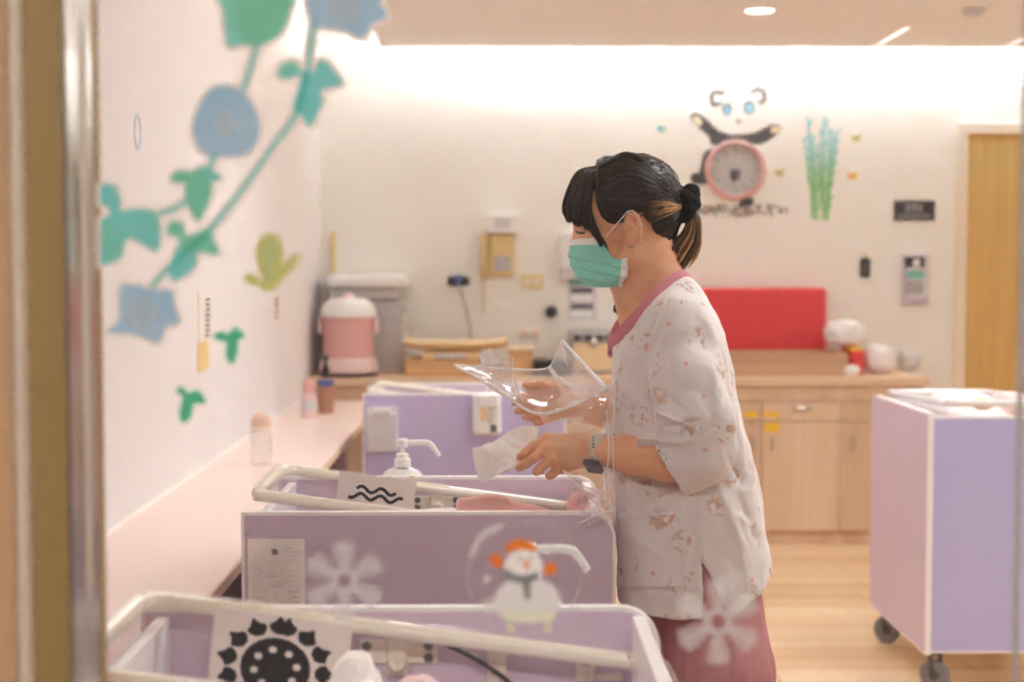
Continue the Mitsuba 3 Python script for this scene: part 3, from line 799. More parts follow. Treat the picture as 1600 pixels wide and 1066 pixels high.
obj('lid', box((a[0], 7.27, at(600, 449, 7.27)[2]), (b[0] + .02, 7.60, at(600, 429, 7.27)[2]), .022, 3), 'white_plastic', t, 30)
for k in range(5):
    zz = at(600, 486 + 7 * k, 7.33)[2]
    obj('slat', box((at(596, 500, 7.33)[0], 7.324, zz - .004), (at(627, 500, 7.33)[0], 7.333, zz + .004), .002, 1), 'pale_grey', t)
pth = [at(632 + 3 * math.cos(q), 490 + 9.0 * q / 6.283 * 1.35, 7.30) + (0, .01 * math.sin(q), 0) for q in np.linspace(0, 6.283 * 8.3, 200)]
pth = [np.r_[p[:2], max(p[2], CZ + .006)] for p in pth]
obj('cord', tube(pth, .0045, 6), 'cream_plastic', t, True, label='curly cord')
t = thing('wooden_box', 'tan wooden box holding the scale on the back cabinet', 'box')
a, b = at(634, 575, 7.1), at(776, 600, 7.1)
zt_ = at(700, 563, 7.1)[2]
obj('body', box((a[0], 7.1, CZ), (b[0], 7.4, zt_), .003, 1), 'crate_wood', t)
obj('shadow_gap', box((a[0] + .01, 7.098, zt_ - .012), (b[0] - .01, 7.102, zt_ - .007)), 'tray_wood', t)  # darker strip painting the shadow of a gap
t = thing('baby_scale', 'beige scale with a wide tray on the wooden box', 'scale')
obj('foot', box((at(660, 500, 7.15)[0], 7.15, zt_), (at(750, 500, 7.15)[0], 7.36, zt_ + .035), .008), 'beige_plastic', t, 30)
obj('display', box((at(678, 500, 7.14)[0], 7.138, zt_ + .006), (at(728, 500, 7.14)[0], 7.151, zt_ + .03), .002, 1), 'pale_grey', t)
G = np.array([[(x, y, .03 * (abs(y - 7.25) / .14) ** 3 + .02 * (abs(x - at(712, 0, 7.25)[0]) / .27) ** 4 + zt_ + .05) for y in np.linspace(7.11, 7.39, 15)] for x in np.linspace(at(632, 0, 7.25)[0], at(793, 0, 7.25)[0], 25)])
obj('tray', thick(G, .012), 'beige_plastic', t, 40)
obj('column', box((at(690, 0, 7.2)[0], 7.2, zt_ + .03), (at(735, 0, 7.2)[0], 7.3, zt_ + .055), .004), 'beige_plastic', t)
t = thing('wooden_box', 'pale wooden box to the right of the scale on the back cabinet', 'box')
a, b = at(796, 545, 7.2), at(834, 600, 7.2)
obj('body', box((a[0], 7.2, CZ), (b[0], 7.42, a[2]), .003, 1), 'crate_wood', t)
obj('lid', box((a[0] - .004, 7.195, a[2] - .012), (b[0] + .004, 7.425, a[2] + .003), .003, 1), 'top_wood', t)
t = thing('black_tray', 'black box low on the back cabinet behind the plastic cover', 'box')
a, b = at(834, 564, 7.15), at(895, 590, 7.15)
obj('body', box((a[0], 7.15, CZ), (b[0], 7.38, a[2]), .004), 'black_plastic', t)
obj('lid', box((a[0] - .005, 7.145, a[2] - .01), (b[0] + .005, 7.385, a[2]), .003), 'dark', t)
t = thing('coffee_machine', 'steel machine with dark knobs and a round chrome dome on the back cabinet', 'appliance')
a, b = at(892, 520, 7.25), at(985, 590, 7.25)
obj('body', box((a[0], 7.25, CZ), (b[0], 7.56, a[2]), .008), 'steel', t, 30)
obj('front', box((a[0] + .01, 7.243, CZ + .02), (b[0] - .01, 7.251, a[2] - .05), .003, 1), 'beige_plastic', t)
for k in range(4):
    x = a[0] + .03 + .055 * k
    obj('knob', rot(lathe([(0, 0), (.016, 0), (.014, .02), (0, .022)], 20), 90, (1, 0, 0)).apply_translation((x, 7.25, a[2] - .025)), 'black_plastic', t, 30)
obj('dome', trimesh.creation.icosphere(3, .024).apply_translation(at(928, 536, 7.235)), 'chrome', t, True)
# examination lamp with a black head
t = thing('lamp_arm', 'thin grey lamp arm with a black head against the back wall', 'lamp')
hp = at(716, 439, 7.52)
obj('arm', tube(spline([at(738, 520, 7.5) * (1, 1, 0) + (0, 0, CZ), at(735, 520, 7.5), at(727, 478, 7.5), at(716, 445, 7.5)], 30), .009, 10), 'grey_plastic', t, True)
obj('base', lathe([(0, 0), (.05, 0), (.05, .015), (.02, .02), (0, .02)], 24, at(738, 520, 7.5) * (1, 1, 0) + (0, 0, CZ)), 'grey_plastic', t, 30)
obj('head', rot(lathe([(0, -.055), (.022, -.055), (.028, -.02), (.026, .03), (.02, .055), (0, .06)], 24), 90, (0, 1, 0)).apply_translation(hp), 'black_plastic', t, 30)
obj('ring', rot(lathe([(.026, -.015), (.031, -.013), (.031, .013), (.026, .015)], 24), 90, (0, 1, 0)).apply_translation(hp), 'blue_plastic', t, 30)

# ------------------------------------------------------------------ on the back wall
WY = BACK_Y - .0005


def wbox(x0, y0, x1, y1, d, b=.004, Y=WY, seg=2):
    p, q = at(x0, y0, Y), at(x1, y1, Y)
    return box((p[0], Y - d, q[2]), (q[0], Y, p[2]), b, seg)


t = thing('wall_phone', 'beige wall telephone with a handset and a curly cord', 'telephone')
obj('base', wbox(752, 366, 803, 432, .035, .008), 'phone_beige', t, 30)
obj('face', wbox(768, 367, 801, 428, .045, .005), 'phone_yellow', t, 30)
obj('keypad', wbox(772, 400, 798, 424, .049, .003), 'grey_plastic', t)
obj('slip', wbox(770, 369, 800, 390, .048, .002), 'phone_yellow', t)
obj('handset', cat(tube(spline([at(757, 368, WY - .05), at(756, 385, WY - .075), at(756, 405, WY - .075), at(757, 428, WY - .05)], 24), .017, 12), wbox(750, 365, 765, 380, .058, .01), wbox(750, 417, 765, 434, .058, .01)), 'phone_beige', t, 30)
obj('cord', tube([at(756 + 1.6 * math.cos(q) - 1.5 * q / 60, 434 + q * .82, WY - .03) for q in np.linspace(0, 66, 300)], .003, 6), 'phone_beige', t, True)
for x in (-.05, 0, .05):
    pass
t = thing('glove_box', 'white box on the wall above the telephone', 'box')
obj('body', wbox(761, 337, 809, 365, .10, .004), 'white_plastic', t)
obj('opening', wbox(772, 343, 798, 357, .102, .003), 'pale_grey', t)
t = thing('socket_plate', 'cream wall socket plate to the right of the telephone', 'socket')
obj('plate', wbox(814, 429, 849, 451, .012, .003), 'phone_yellow', t)
for x in (824, 839):
    obj('socket', wbox(x - 5, 434, x + 5, 446, .014, .002), 'cream_plastic', t)
t = thing('soap_dispenser', 'white wall dispenser partly hidden behind the face mask', 'dispenser')
obj('body', wbox(874, 362, 932, 420, .11, .015, seg=3), 'white_plastic', t, 30)
obj('tray', wbox(874, 418, 930, 436, .09, .006), 'pale_grey', t)
t = thing('notice', 'pale notice with a teal heading below the white dispenser', 'notice')
obj('sheet', wbox(888, 436, 932, 500, .004, .001, seg=1), 'pale_grey', t)
obj('heading', wbox(889, 437, 931, 446, .0046, 0), 'teal_print', t)
for x, y in ((892, 450), (892, 475)):
    obj('print', wbox(x, y, x + 34, y + 8, .0046, 0), 'print_grey', t)
    obj('print', wbox(x, y + 11, x + 34, y + 20, .0046, 0), 'white_plastic', t)
solo('coat_hook', 'small dark round hook on the wall left of the notice', 'hook', rot(lathe([(0, 0), (.02, 0), (.022, .01), (.03, .02), (.03, .03), (.02, .036), (0, .037)], 24), 90, (1, 0, 0)).apply_translation((*at(861, 487, WY)[:1], WY, at(861, 487, WY)[2])), 'dark', 30)
for i, (x0, y0, x1, y1) in enumerate(((812, 515, 842, 527),)):
    t = thing('outlet_strip', 'small pale outlet strip low on the wall right of the scale', 'socket')
    obj('body', wbox(x0, y0, x1, y1, .02, .004), 'cream_plastic', t)
    obj('socket', wbox(x0 + 4, y0 + 3, x0 + 10, y1 - 3, .022, .001), 'pink_plastic', t)
    obj('socket', wbox(x1 - 10, y0 + 3, x1 - 4, y1 - 3, .022, .001), 'pink_plastic', t)

# red padded board, trays and bags on the right part
t = thing('padded_board', 'large red padded board leaning against the wall behind the nurse', 'board')
p, q = at(1040, 450, 7.5), at(1291, 548, 7.5)
G = trimesh.Trimesh
obj('pad', box((p[0], 7.5, .90), (q[0], 7.585, p[2]), .02, 3), 'red_vinyl', t, 30)
obj('foot', box((p[0] + .05, 7.5, CZ), (p[0] + .12, 7.58, .905)), 'dark', t); obj('foot', box((q[0] - .12, 7.5, CZ), (q[0] - .05, 7.58, .905)), 'dark', t)
t = thing('wooden_tray', 'long shallow wooden tray on the cabinet in front of the red board', 'tray')
a, b = at(1118, 553, 7.12), at(1325, 583, 7.12)
for lo, hi in (((a[0], 7.12, CZ), (b[0], 7.135, a[2])), ((a[0], 7.44, CZ), (b[0], 7.455, a[2])), ((a[0], 7.135, CZ), (a[0] + .015, 7.44, a[2])), ((b[0] - .015, 7.135, CZ), (b[0], 7.44, a[2]))):
    obj('side', box(lo, hi, .002, 1), 'tray_wood', t)
obj('bottom', box((a[0] + .015, 7.135, CZ), (b[0] - .015, 7.44, CZ + .01)), 'tray_wood', t)
def bag(name, label, x0, y0, x1, y1, Y, zb, seed, m='bag_white', d=.1):
    p, q = at(x0, y0, Y), at(x1, y1, Y)
    solo(name, label, 'bag', lump((p[0], Y - d, zb), (q[0], Y + d, p[2]), seed, .012, 4, power=2.6), m, 40)
t = thing('red_box', 'small red box with an orange lid beside the wooden tray', 'box')
a, b = at(1296, 544, 7.25), at(1342, 575, 7.25)
a[0] = at(1327, 544, 7.25)[0]
obj('body', box((a[0], 7.2, CZ), (b[0] + .01, 7.42, a[2] - .004), .004), 'red_vinyl', t)
obj('lid', box((a[0] - .002, 7.198, a[2] - .014), (b[0] + .004, 7.422, a[2]), .003), 'yellow_sticker', t)
bag('plastic_bag', 'white plastic bag heaped on the red box beside the red board', 1288, 500, 1352, 543, 7.33, a[2], 21, d=.09)
bag('plastic_bag', 'low white plastic bag at the right end of the cabinet top', 1348, 537, 1398, 575, 7.3, CZ, 23)
bag('plastic_bag', 'greyish plastic bag lying at the far right end of the cabinet', 1404, 546, 1436, 575, 7.45, CZ, 25, 'pale_grey', .07)
p = at(1330, 568, 7.15)
solo('tissue', 'crumpled white tissue in front of the red box', 'tissue', lump((p[0] - .04, 7.1, CZ), (p[0] + .035, 7.18, CZ + .05), 27, .01, 4), 'cloth_white', 40)
# signs
t = thing('door_sign', 'black sign with white writing on the wall left of the door', 'sign')
obj('plate', wbox(1397, 314, 1460, 345, .008, .002, seg=1), 'sign_black', t)
rng = random.Random(8); gl = []
def glyphs(x0, x1, y0, y1, n, Y=WY - .008):
    for k in range(n):
        a, b = x0 + (x1 - x0) * k / n, x0 + (x1 - x0) * (k + .8) / n
        for q in range(3):
            y = y0 + (y1 - y0) * (q + .2) / 3
            gl.append(wall_poly(sg.box(a, y, b, y + (y1 - y0) * .13), Y, .0008))
        c = a + (b - a) * rng.uniform(.3, .7)
        gl.append(wall_poly(sg.box(c - .5, y0, c + .5, y1), Y, .0008))
glyphs(1415, 1443, 319, 331, 3); glyphs(1404, 1454, 336, 341, 10)
obj('writing', cat(*gl), 'pale_grey', t, label='white lettering')
t = thing('thermometer', 'small black wall thermometer hanging between the red board and the door', 'thermometer')
obj('body', wbox(1344, 404, 1358, 433, .02, .004), 'black_plastic', t)
obj('hook', wbox(1349, 396, 1353, 405, .012, .001), 'phone_beige', t)
obj('scale', wbox(1348, 410, 1354, 428, .021, .001), 'grey_rubber', t)
t = thing('leaflet_holder', 'pale lilac wall holder with a picture leaflet beside the door', 'holder')
obj('body', wbox(1409, 398, 1447, 474, .05, .005), 'lilac', t)
obj('leaflet', wbox(1413, 400, 1446, 466, .053, .001, seg=1), 'pale_grey', t)
obj('picture', cat(wall_poly(sg.box(1414, 402, 1445, 418), WY - .053, .001) , ), 'dark', t)
obj('picture', wall_poly(affinity.scale(sg.Point(1432, 411).buffer(1), 6, 6), WY - .054, .0008), 'white_plastic', t)
obj('heading', wall_poly(sg.box(1416, 423, 1444, 436), WY - .053, .001), 'teal_print', t)
gl = []; glyphs(1416, 1443, 440, 460, 6, WY - .053)
obj('print', cat(*gl), 'print_grey', t)

# wall clock and its wall sticker
cc = at(1148, 266, WY); sc = 7.62 / F
t = thing('wall_clock', 'round wall clock with a pink rim on the panda sticker', 'clock', None, T().translate([cc[0], WY - .002, cc[2]]).rotate([1, 0, 0], 90))
obj('rim', lathe([(.128, 0), (.156, 0), (.158, .02), (.150, .036), (.136, .038), (.130, .030), (.128, .02)], 60), 'pink_plastic', t, 35)
obj('face', lathe([(0.0001, .012), (.129, .012), (.129, 0), (.0001, 0)], 60), 'grey_plastic', t)
ticks, num = [], []
for k in range(12):
    a = k * math.pi / 6
    ticks.append(rot(box((-.002, .112, .012), (.002, .122, .0135)), math.degrees(a), (0, 0, 1)))
    m = meshkit.text_mesh(str(12 - k if k else 12), .016, .0012)
    b = m.bounds; m.apply_translation(-(b[0] + b[1]) / 2); m.apply_translation((-.098 * math.sin(a), .098 * math.cos(a), .0128)); num.append(m)
obj('hour_mark', cat(*ticks), 'print_grey', t); obj('numeral', cat(*num), 'print_grey', t)
obj('hand', rot(box((-.002, -.012, .015), (.002, .055, .017)), -200, (0, 0, 1)), 'print_black', t); obj('hand', rot(box((-.0015, -.015, .018), (.0015, .085, .020)), -190, (0, 0, 1)), 'print_black', t)
obj('picture', extrude(sg.Point(0, -.03).buffer(.026).union(sg.Point(-.02, -.006).buffer(.010)).union(sg.Point(.02, -.006).buffer(.01)), .001).apply_translation((0, .0, .0122)), 'print_grey', t)
mat('clock_face', (214, 208, 198), 0.5); mat('decal_pale', (190, 208, 226), 0.6); mat('decal_black', (62, 62, 66), 0.6); mat('decal_white', (248, 246, 242), 0.6); mat('decal_cream', (240, 226, 180), 0.6); mat('decal_sky', (120, 180, 225), 0.6)
mat('decal_teal', (100, 190, 200), 0.6); mat('decal_olive', (196, 190, 110), 0.6)
t = thing('panda_sticker', 'black and white panda wall sticker with raised arms around the clock', 'wall sticker')
L_ = lambda p, r, **k: sg.LineString(spline(p, 30)).buffer(r, **k)
ears = [L_([(1126, 162), (1116, 164), (1112, 156), (1113, 148), (1120, 144), (1130, 146)], 2.6), L_([(1175, 144), (1183, 140), (1192, 143), (1195, 152), (1191, 160), (1186, 161)], 2.6)]
head = smooth_poly([(1122, 160), (1150, 148), (1182, 158), (1193, 180), (1184, 202), (1155, 208), (1125, 200), (1114, 180)])
body = smooth_poly([(1079, 184), (1086, 177), (1097, 181), (1110, 193), (1122, 204), (1142, 211), (1160, 210), (1180, 208), (1200, 198), (1212, 195), (1221, 201), (1214, 210), (1200, 220), (1185, 226), (1160, 226), (1140, 226), (1112, 226), (1108, 213), (1092, 200)])
leg = smooth_poly([(1112, 233), (1100, 240), (1095, 260), (1093, 270), (1082, 272), (1079, 281), (1088, 288), (1104, 287), (1125, 270), (1125, 245)])
leg2 = smooth_poly([(1160, 312), (1175, 310), (1176, 320), (1155, 322)])
obj('face', wall_poly(head, WY, .0006), 'decal_white', t)
obj('ear', wall_poly(ears[0], WY, .001), 'decal_black', t); obj('ear', wall_poly(ears[1], WY, .001), 'decal_black', t)
obj('arms', wall_poly(body, WY, .0012), 'decal_black', t); obj('leg', wall_poly(leg, WY, .0009), 'decal_black', t); obj('leg', wall_poly(leg2, WY, .0009), 'decal_black', t)
for (x, y, r1, r2) in ((1136, 171, 7.5, 10), (1171, 168, 8.5, 10.5)):
    e = obj('eye', wall_poly(affinity.scale(sg.Point(x, y).buffer(1), r1, r2), WY, .0012), 'decal_black', t)
    obj('iris', wall_poly(affinity.scale(sg.Point(x, y + 1).buffer(1), r1 - 2, r2 - 2), WY, .0016), 'decal_sky', e)
for p in ([(1084, 181), (1094, 184), (1098, 193), (1092, 197), (1084, 190)], [(1206, 200), (1216, 198), (1219, 204), (1210, 209), (1204, 206)]):
    obj('paw_pad', wall_poly(smooth_poly(p), WY, .0018), 'decal_cream', t)
obj('nose', wall_poly(affinity.scale(sg.Point(1154, 190).buffer(1), 2.5, 4), WY, .0012), 'decal_black', t)
t = thing('pebble_sticker', 'long black speckled wall sticker below the clock', 'wall sticker')
rng = random.Random(2)
for k in range(150):
    x = 1088 + rng.random() * 146; hh = 8.5 * math.sqrt(max(0, 1 - ((x - 1160) / 76) ** 2)) + 1
    y = 329 + rng.uniform(-1, 1) * hh
    obj('pebble', wall_poly(affinity.rotate(affinity.scale(sg.Point(x, y).buffer(1, quad_segs=3), rng.uniform(1.6, 3), rng.uniform(1.2, 2)), rng.uniform(0, 90)), WY, .0008), rng.choice(['decal_black', 'decal_black', 'print_grey', 'tray_wood']), t)
g1, g2 = lin(140, 205, 215), lin(120, 190, 120)
mat('decal_bamboo', proc(lambda p, n, uv: mix(g2, g1, smoothstep(1.75, 2.05, p.z))), 0.6)
t = thing('bamboo_sticker', 'tall teal and green bamboo wall sticker right of the panda', 'wall sticker')
for x0, x1, y0, y1, w in ((1262, 1270, 182, 342, 2.6), (1268, 1276, 210, 344, 3.2), (1288, 1286, 182, 345, 2.8), (1276, 1280, 225, 300, 2.2), (1296, 1292, 200, 345, 3.2), (1302, 1293, 212, 330, 2.6), (1308, 1296, 205, 290, 2.4), (1256, 1264, 215, 290, 2.0), (1283, 1282, 200, 320, 2.2)):
    st = obj('stalk', wall_poly(sg.LineString([(x0, y0), ((x0 + x1) / 2 + 1, (y0 + y1) / 2), (x1, y1)]).buffer(w * .8, cap_style=2), WY, .001), 'decal_bamboo', t)
    for q in np.arange(.12, 1, .2):
        x, y = x0 + (x1 - x0) * q, y0 + (y1 - y0) * q
        obj('leaf', wall_poly(smooth_poly([(x, y), (x + 6, y - 9), (x + 9, y - 17), (x + 3, y - 10)], 16), WY, .0013), 'decal_bamboo', st)
def butterfly(x, y, s, m, lab, Y=WY):
    t = thing('butterfly_sticker', lab, 'wall sticker')
    for sx in (-1, 1):
        obj('wing', wall_poly(smooth_poly([(x, y), (x + sx * 4 * s, y - 6 * s), (x + sx * 9 * s, y - 6 * s), (x + sx * 7 * s, y), (x + sx * 6 * s, y + 5 * s), (x + sx * 2 * s, y + 4 * s)], 30), Y, .001), m, t)
    obj('body', wall_poly(affinity.scale(sg.Point(x, y).buffer(1), .9 * s, 5 * s), Y, .0014), 'print_grey', t)
butterfly(1033, 202, .7, 'decal_teal', 'small blue butterfly sticker left of the panda')
butterfly(1054, 294, .9, 'decal_teal', 'small teal butterfly sticker beside the hair bun of the nurse')
butterfly(1338, 217, .9, 'decal_olive', 'upper olive butterfly sticker right of the bamboo')
butterfly(1218, 271, .9, 'decal_olive', 'olive butterfly sticker between clock and bamboo')
butterfly(1332, 276, .9, 'yellow_sticker', 'lower yellow butterfly sticker right of the bamboo')

# on the left wall: leaflets seen almost edge on
def on_wall(x0, y0, x1, y1, d=.004, top=0):
    p, q = on_x(x0, (y0 + y1) / 2, WALL_X), on_x(x1, (y0 + y1) / 2, WALL_X)
    zt, zb = on_x((x0 + x1) / 2, y0, WALL_X)[2], on_x((x0 + x1) / 2, y1, WALL_X)[2]
    return box((WALL_X, p[1], zb), (WALL_X + d, q[1], zt))
t = thing('wall_notice', 'narrow notice with a yellow lower end on the left wall', 'notice')
obj('sheet', on_wall(309, 455, 328, 540), 'card_paper', t)
obj('tail', on_wall(308, 534, 324, 578, .005), 'phone_yellow', t)
obj('print', cat(*[on_wall(319, 466 + 8 * k, 326, 470 + 8 * k, .0046) for k in range(8)]), 'print_grey', t)
t = thing('wall_notice', 'small notice under the butterfly on the left wall', 'notice')
obj('sheet', on_wall(421, 461, 437, 505), 'card_paper', t)
obj('print', cat(*[on_wall(427, 466 + 7 * k, 434, 469 + 7 * k, .0046) for k in range(5)]), 'print_grey', t)
ring = on_wall(209, 178, 221, 234, .003)
mm = np.array(ring.bounds); cy, cz, ry, rz = (mm[0, 1] + mm[1, 1]) / 2, (mm[0, 2] + mm[1, 2]) / 2, (mm[1, 1] - mm[0, 1]) / 2, (mm[1, 2] - mm[0, 2]) / 2
an = np.arange(40) * 2 * np.pi / 40
solo('ring_sticker', 'small blue ring sticker high on the left wall', 'wall sticker', tube(np.stack([an * 0 + WALL_X + .001, cy + ry * .8 * np.cos(an), cz + rz * .9 * np.sin(an)], 1), .006, 8, True, flat=((1, 0, 0), .2)), 'decal_pale', True)

# ------------------------------------------------------------------ stickers on the window pane
GY = GLASS_Y + .0018


def film(name, c, tr=1.75):
    scene[name] = {'type': 'principledthin', 'base_color': c if isinstance(c, dict) else rgb(*c), 'diff_trans': tr, 'roughness': 0.6, 'spec_trans': 0.0, 'eta': 1.3}
    return name


film('film_leaf', proc(lambda p, n, uv: mix(mix(lin(140, 226, 226), lin(164, 238, 222), smoothstep(1.50, 1.62, p.z)), lin(136, 220, 186), smoothstep(0.42, 0.75, noise(p.x * 14 + 3, p.z * 14 + p.x * 9)) * .8)))
film('film_small_leaf', (90, 200, 160)); film('film_stem', (140, 222, 218)); film('film_blue', proc(lambda p, n, uv: mix(lin(165, 212, 240), lin(196, 224, 246), noise(p.x * 25, p.z * 25))))
film('film_white', (252, 252, 252)); film('film_cream', (250, 246, 242)); film('film_snow', (232, 232, 234), 1.3); film('film_orange', (238, 130, 40), 1.2); film('film_grey', (150, 150, 152), 1.2)
film('film_olive', (208, 212, 130), 1.5); film('film_pale', (232, 238, 216), 1.5)
for nm, al in (('snow_half', .62), ('globe_faint', .22)):
    scene[nm] = {'type': 'blendbsdf', 'weight': al, 'a': {'type': 'thindielectric', 'int_ior': 1.05}, 'b': dict(scene['film_snow'])}


def pane_film(g, m, name, parent, y=0.0, label=None):
    """A cut film on the room side of the pane, 0.2 mm thick sheets one over the other."""
    q = ops.transform(lambda x, yy: tuple(np.array([at(a, b, GY) for a, b in zip(np.atleast_1d(x), np.atleast_1d(yy))])[:, [0, 2]].T), g).buffer(0)
    gs = [k for k in getattr(q, 'geoms', [q]) if k.geom_type == 'Polygon']
    out = []
    for k in gs:
        v, f = trimesh.creation.triangulate_polygon(k, engine='earcut')
        out.append(trimesh.Trimesh(np.column_stack([v[:, 0], np.full(len(v), GY - y), v[:, 1]]), f, process=False))
    return obj(name, cat(*out), m, parent, label=label)


leaves = {
    'A': [(346, -14), (350, 20), (356, 70), (380, 70), (408, 70), (438, 52), (452, 22), (452, -14)],
    'B': [(434, 116), (443, 101), (459, 96), (474, 112), (488, 113), (497, 97), (511, 97), (523, 112), (535, 131), (515, 136), (500, 144), (504, 160), (496, 178), (483, 198), (472, 182), (459, 172), (463, 150), (469, 128), (467, 117), (449, 123)],
    'D': [(267, 277), (282, 266), (299, 269), (316, 260), (330, 266), (346, 276), (338, 283), (331, 285), (329, 308), (311, 344), (296, 325), (290, 302), (289, 286), (274, 285)],
    'E': [(151, 296), (163, 288), (180, 291), (188, 312), (190, 328), (220, 326), (244, 333), (250, 352), (246, 391), (216, 377), (197, 374), (187, 404), (152, 416), (128, 419), (126, 385), (141, 352), (171, 336), (167, 322), (152, 318)],
    'F': [(260, 360), (269, 346), (285, 349), (290, 368), (308, 364), (329, 357), (334, 375), (341, 397), (310, 394), (305, 416), (277, 438), (264, 426), (274, 393), (282, 373), (268, 368)]}
small = {'H': [(332, 527), (344, 517), (356, 521), (367, 511), (384, 525), (373, 533), (372, 550), (363, 569), (352, 556), (354, 536), (344, 533)],
         'I': [(274, 612), (284, 603), (293, 613), (307, 609), (318, 618), (321, 631), (303, 632), (300, 650), (287, 661), (279, 650), (283, 630), (285, 620)]}
flowers = {'T': ([(486, -14), (490, 38), (512, 43), (540, 48), (566, 59), (582, 37), (604, 26), (594, 5), (590, -14)], (538, 8, 27, 32)),
           'C': ([(330, 140), (377, 142), (405, 190), (392, 236), (347, 245), (315, 236), (302, 194)], (354, 194, 16, 17)),
           'G': ([(188, 450), (214, 446), (240, 453), (268, 455), (273, 480), (280, 502), (259, 511), (247, 535), (212, 523), (169, 518), (186, 500)], (222, 490, 27, 23))}
stems = [[(492, 30), (484, 80), (478, 130), (462, 180), (422, 235), (376, 300), (330, 356), (290, 395), (258, 424), (236, 450)], [(402, 66), (393, 100), (380, 142)], [(338, 238), (332, 252), (326, 268)], [(294, 312), (272, 326), (248, 334)]]
P_ = {k: smooth_poly(v, 120) for k, v in {**leaves, **{a: b[0] for a, b in flowers.items()}}.items()}
P_['E'] = P_['E'].intersection(sg.box(157, 0, 400, 600))
S_ = [sg.LineString(spline(s, 40)).buffer(3.6, cap_style=2) for s in stems]
t = thing('vine_sticker', 'large teal vine sticker with blue flowers on the window pane', 'window sticker')
pane_film(ops.unary_union(list(P_.values()) + S_).buffer(6), 'film_white', 'backing', t, -.0004, 'white cut edge')
for s in S_: pane_film(s, 'film_stem', 'stem', t, .0)
for k in leaves: pane_film(P_[k], 'film_leaf', 'leaf', t, .0003)
for k in flowers:
    f = pane_film(P_[k], 'film_blue', 'flower', t, .0006, 'pale blue flower')
    x, y, a, b = flowers[k][1]
    pane_film(affinity.rotate(affinity.scale(sg.Point(x, y).buffer(1), a, b), -25), 'film_cream', 'flower_center', f, .0009)
for k, lab in (('H', 'small green ivy leaf sticker on the pane beside the narrow notice'), ('I', 'small green ivy leaf sticker on the pane, lowest on the left')):
    t = thing('leaf_sticker', lab, 'window sticker')
    pane_film(smooth_poly(small[k], 60), 'film_small_leaf', 'leaf', t)
t = thing('butterfly_sticker', 'large yellow-green butterfly sticker on the window pane at the left', 'window sticker')
for i, p in enumerate(([(422, 456), (404, 420), (400, 388), (412, 368), (430, 366), (442, 385), (440, 415)], [(428, 452), (438, 420), (452, 404), (467, 397), (464, 412), (446, 432)], [(420, 456), (400, 446), (384, 442), (382, 430), (396, 428), (410, 440)])):
    g = smooth_poly(p, 60)
    w_ = pane_film(g, 'film_olive', 'wing', t, .0003)
    pane_film(g.buffer(-6), 'film_pale', 'wing_center', w_, .0006)


def snowflake(cx, cy, R, label):
    t = thing('snowflake_sticker', label, 'window sticker')
    arms = []
    for k in range(6):
        a = k * math.pi / 3 + math.pi / 2
        d, n = np.array([math.cos(a), math.sin(a)]), np.array([-math.sin(a), math.cos(a)])
        c = np.array([cx, cy])
        br = [sg.LineString([c + d * R * .22, c + d * R]).buffer(R * .055)]
        for q, l in ((.36, .22), (.52, .30), (.68, .32), (.83, .22)):
            for s in (-1, 1):
                br.append(sg.LineString([c + d * R * q, c + d * R * (q + l * .6) + n * s * R * l * .8]).buffer(R * .045))
        arms.append(ops.unary_union(br))
    ring = sg.Point(cx, cy).buffer(R * .36) - sg.Point(cx, cy).buffer(R * .17)
    pane_film(ops.unary_union(arms + [ring]), 'snow_half', 'flake', t)


snowflake(538, 908, 62, 'white snowflake sticker on the pane before the lilac cart panel')
snowflake(1122, 972, 66, 'white snowflake sticker on the pane before the pink trousers')
t = thing('snowman_sticker', 'snowman in a snow globe sticker with orange hat on the window pane', 'window sticker')
C_ = lambda x, y, a, b, r=0: affinity.rotate(affinity.scale(sg.Point(x, y).buffer(1), a, b), r)
pane_film(C_(820, 895, 92, 82) - C_(820, 895, 88, 78), 'globe_faint', 'globe', t, 0)
pane_film(sg.LineString(spline([(738, 865), (752, 838), (780, 822)], 20)).buffer(5), 'snow_half', 'glint', t, .0002)
for x, y, r in ((858, 858, 8), (760, 905, 7), (765, 945, 11)): pane_film(C_(x, y, r, r), 'snow_half', 'snow_dot', t, .0002)
pane_film(C_(824, 938, 52, 36), 'film_snow', 'body', t, .0003)
pane_film(C_(818, 886, 30, 27), 'film_white', 'head', t, .0006)
pane_film(C_(826, 962, 44, 10), 'film_pale', 'base', t, .0004)
pane_film(smooth_poly([(788, 862), (796, 848), (815, 843), (834, 850), (838, 862), (815, 858)], 40), 'film_orange', 'hat', t, .0009)
pane_film(sg.LineString(spline([(788, 893), (802, 902), (820, 905), (842, 898)], 20)).buffer(6, cap_style=2), 'film_grey', 'scarf', t, .001)
pane_film(sg.Polygon([(816, 904), (828, 904), (828, 936), (820, 936)]), 'film_grey', 'scarf_end', t, .001)
pane_film(C_(822, 882, 5, 6), 'film_orange', 'nose', t, .0011)
for x, y in ((812, 872), (829, 872)): pane_film(C_(x, y, 2.5, 3), 'film_grey', 'eye', t, .0011)
for p in ([(765, 870), (778, 866), (786, 880), (776, 888), (768, 880)], [(850, 886), (860, 880), (870, 884), (864, 898), (852, 896)]): pane_film(smooth_poly(p, 30), 'film_orange', 'mitten', t, .0009)

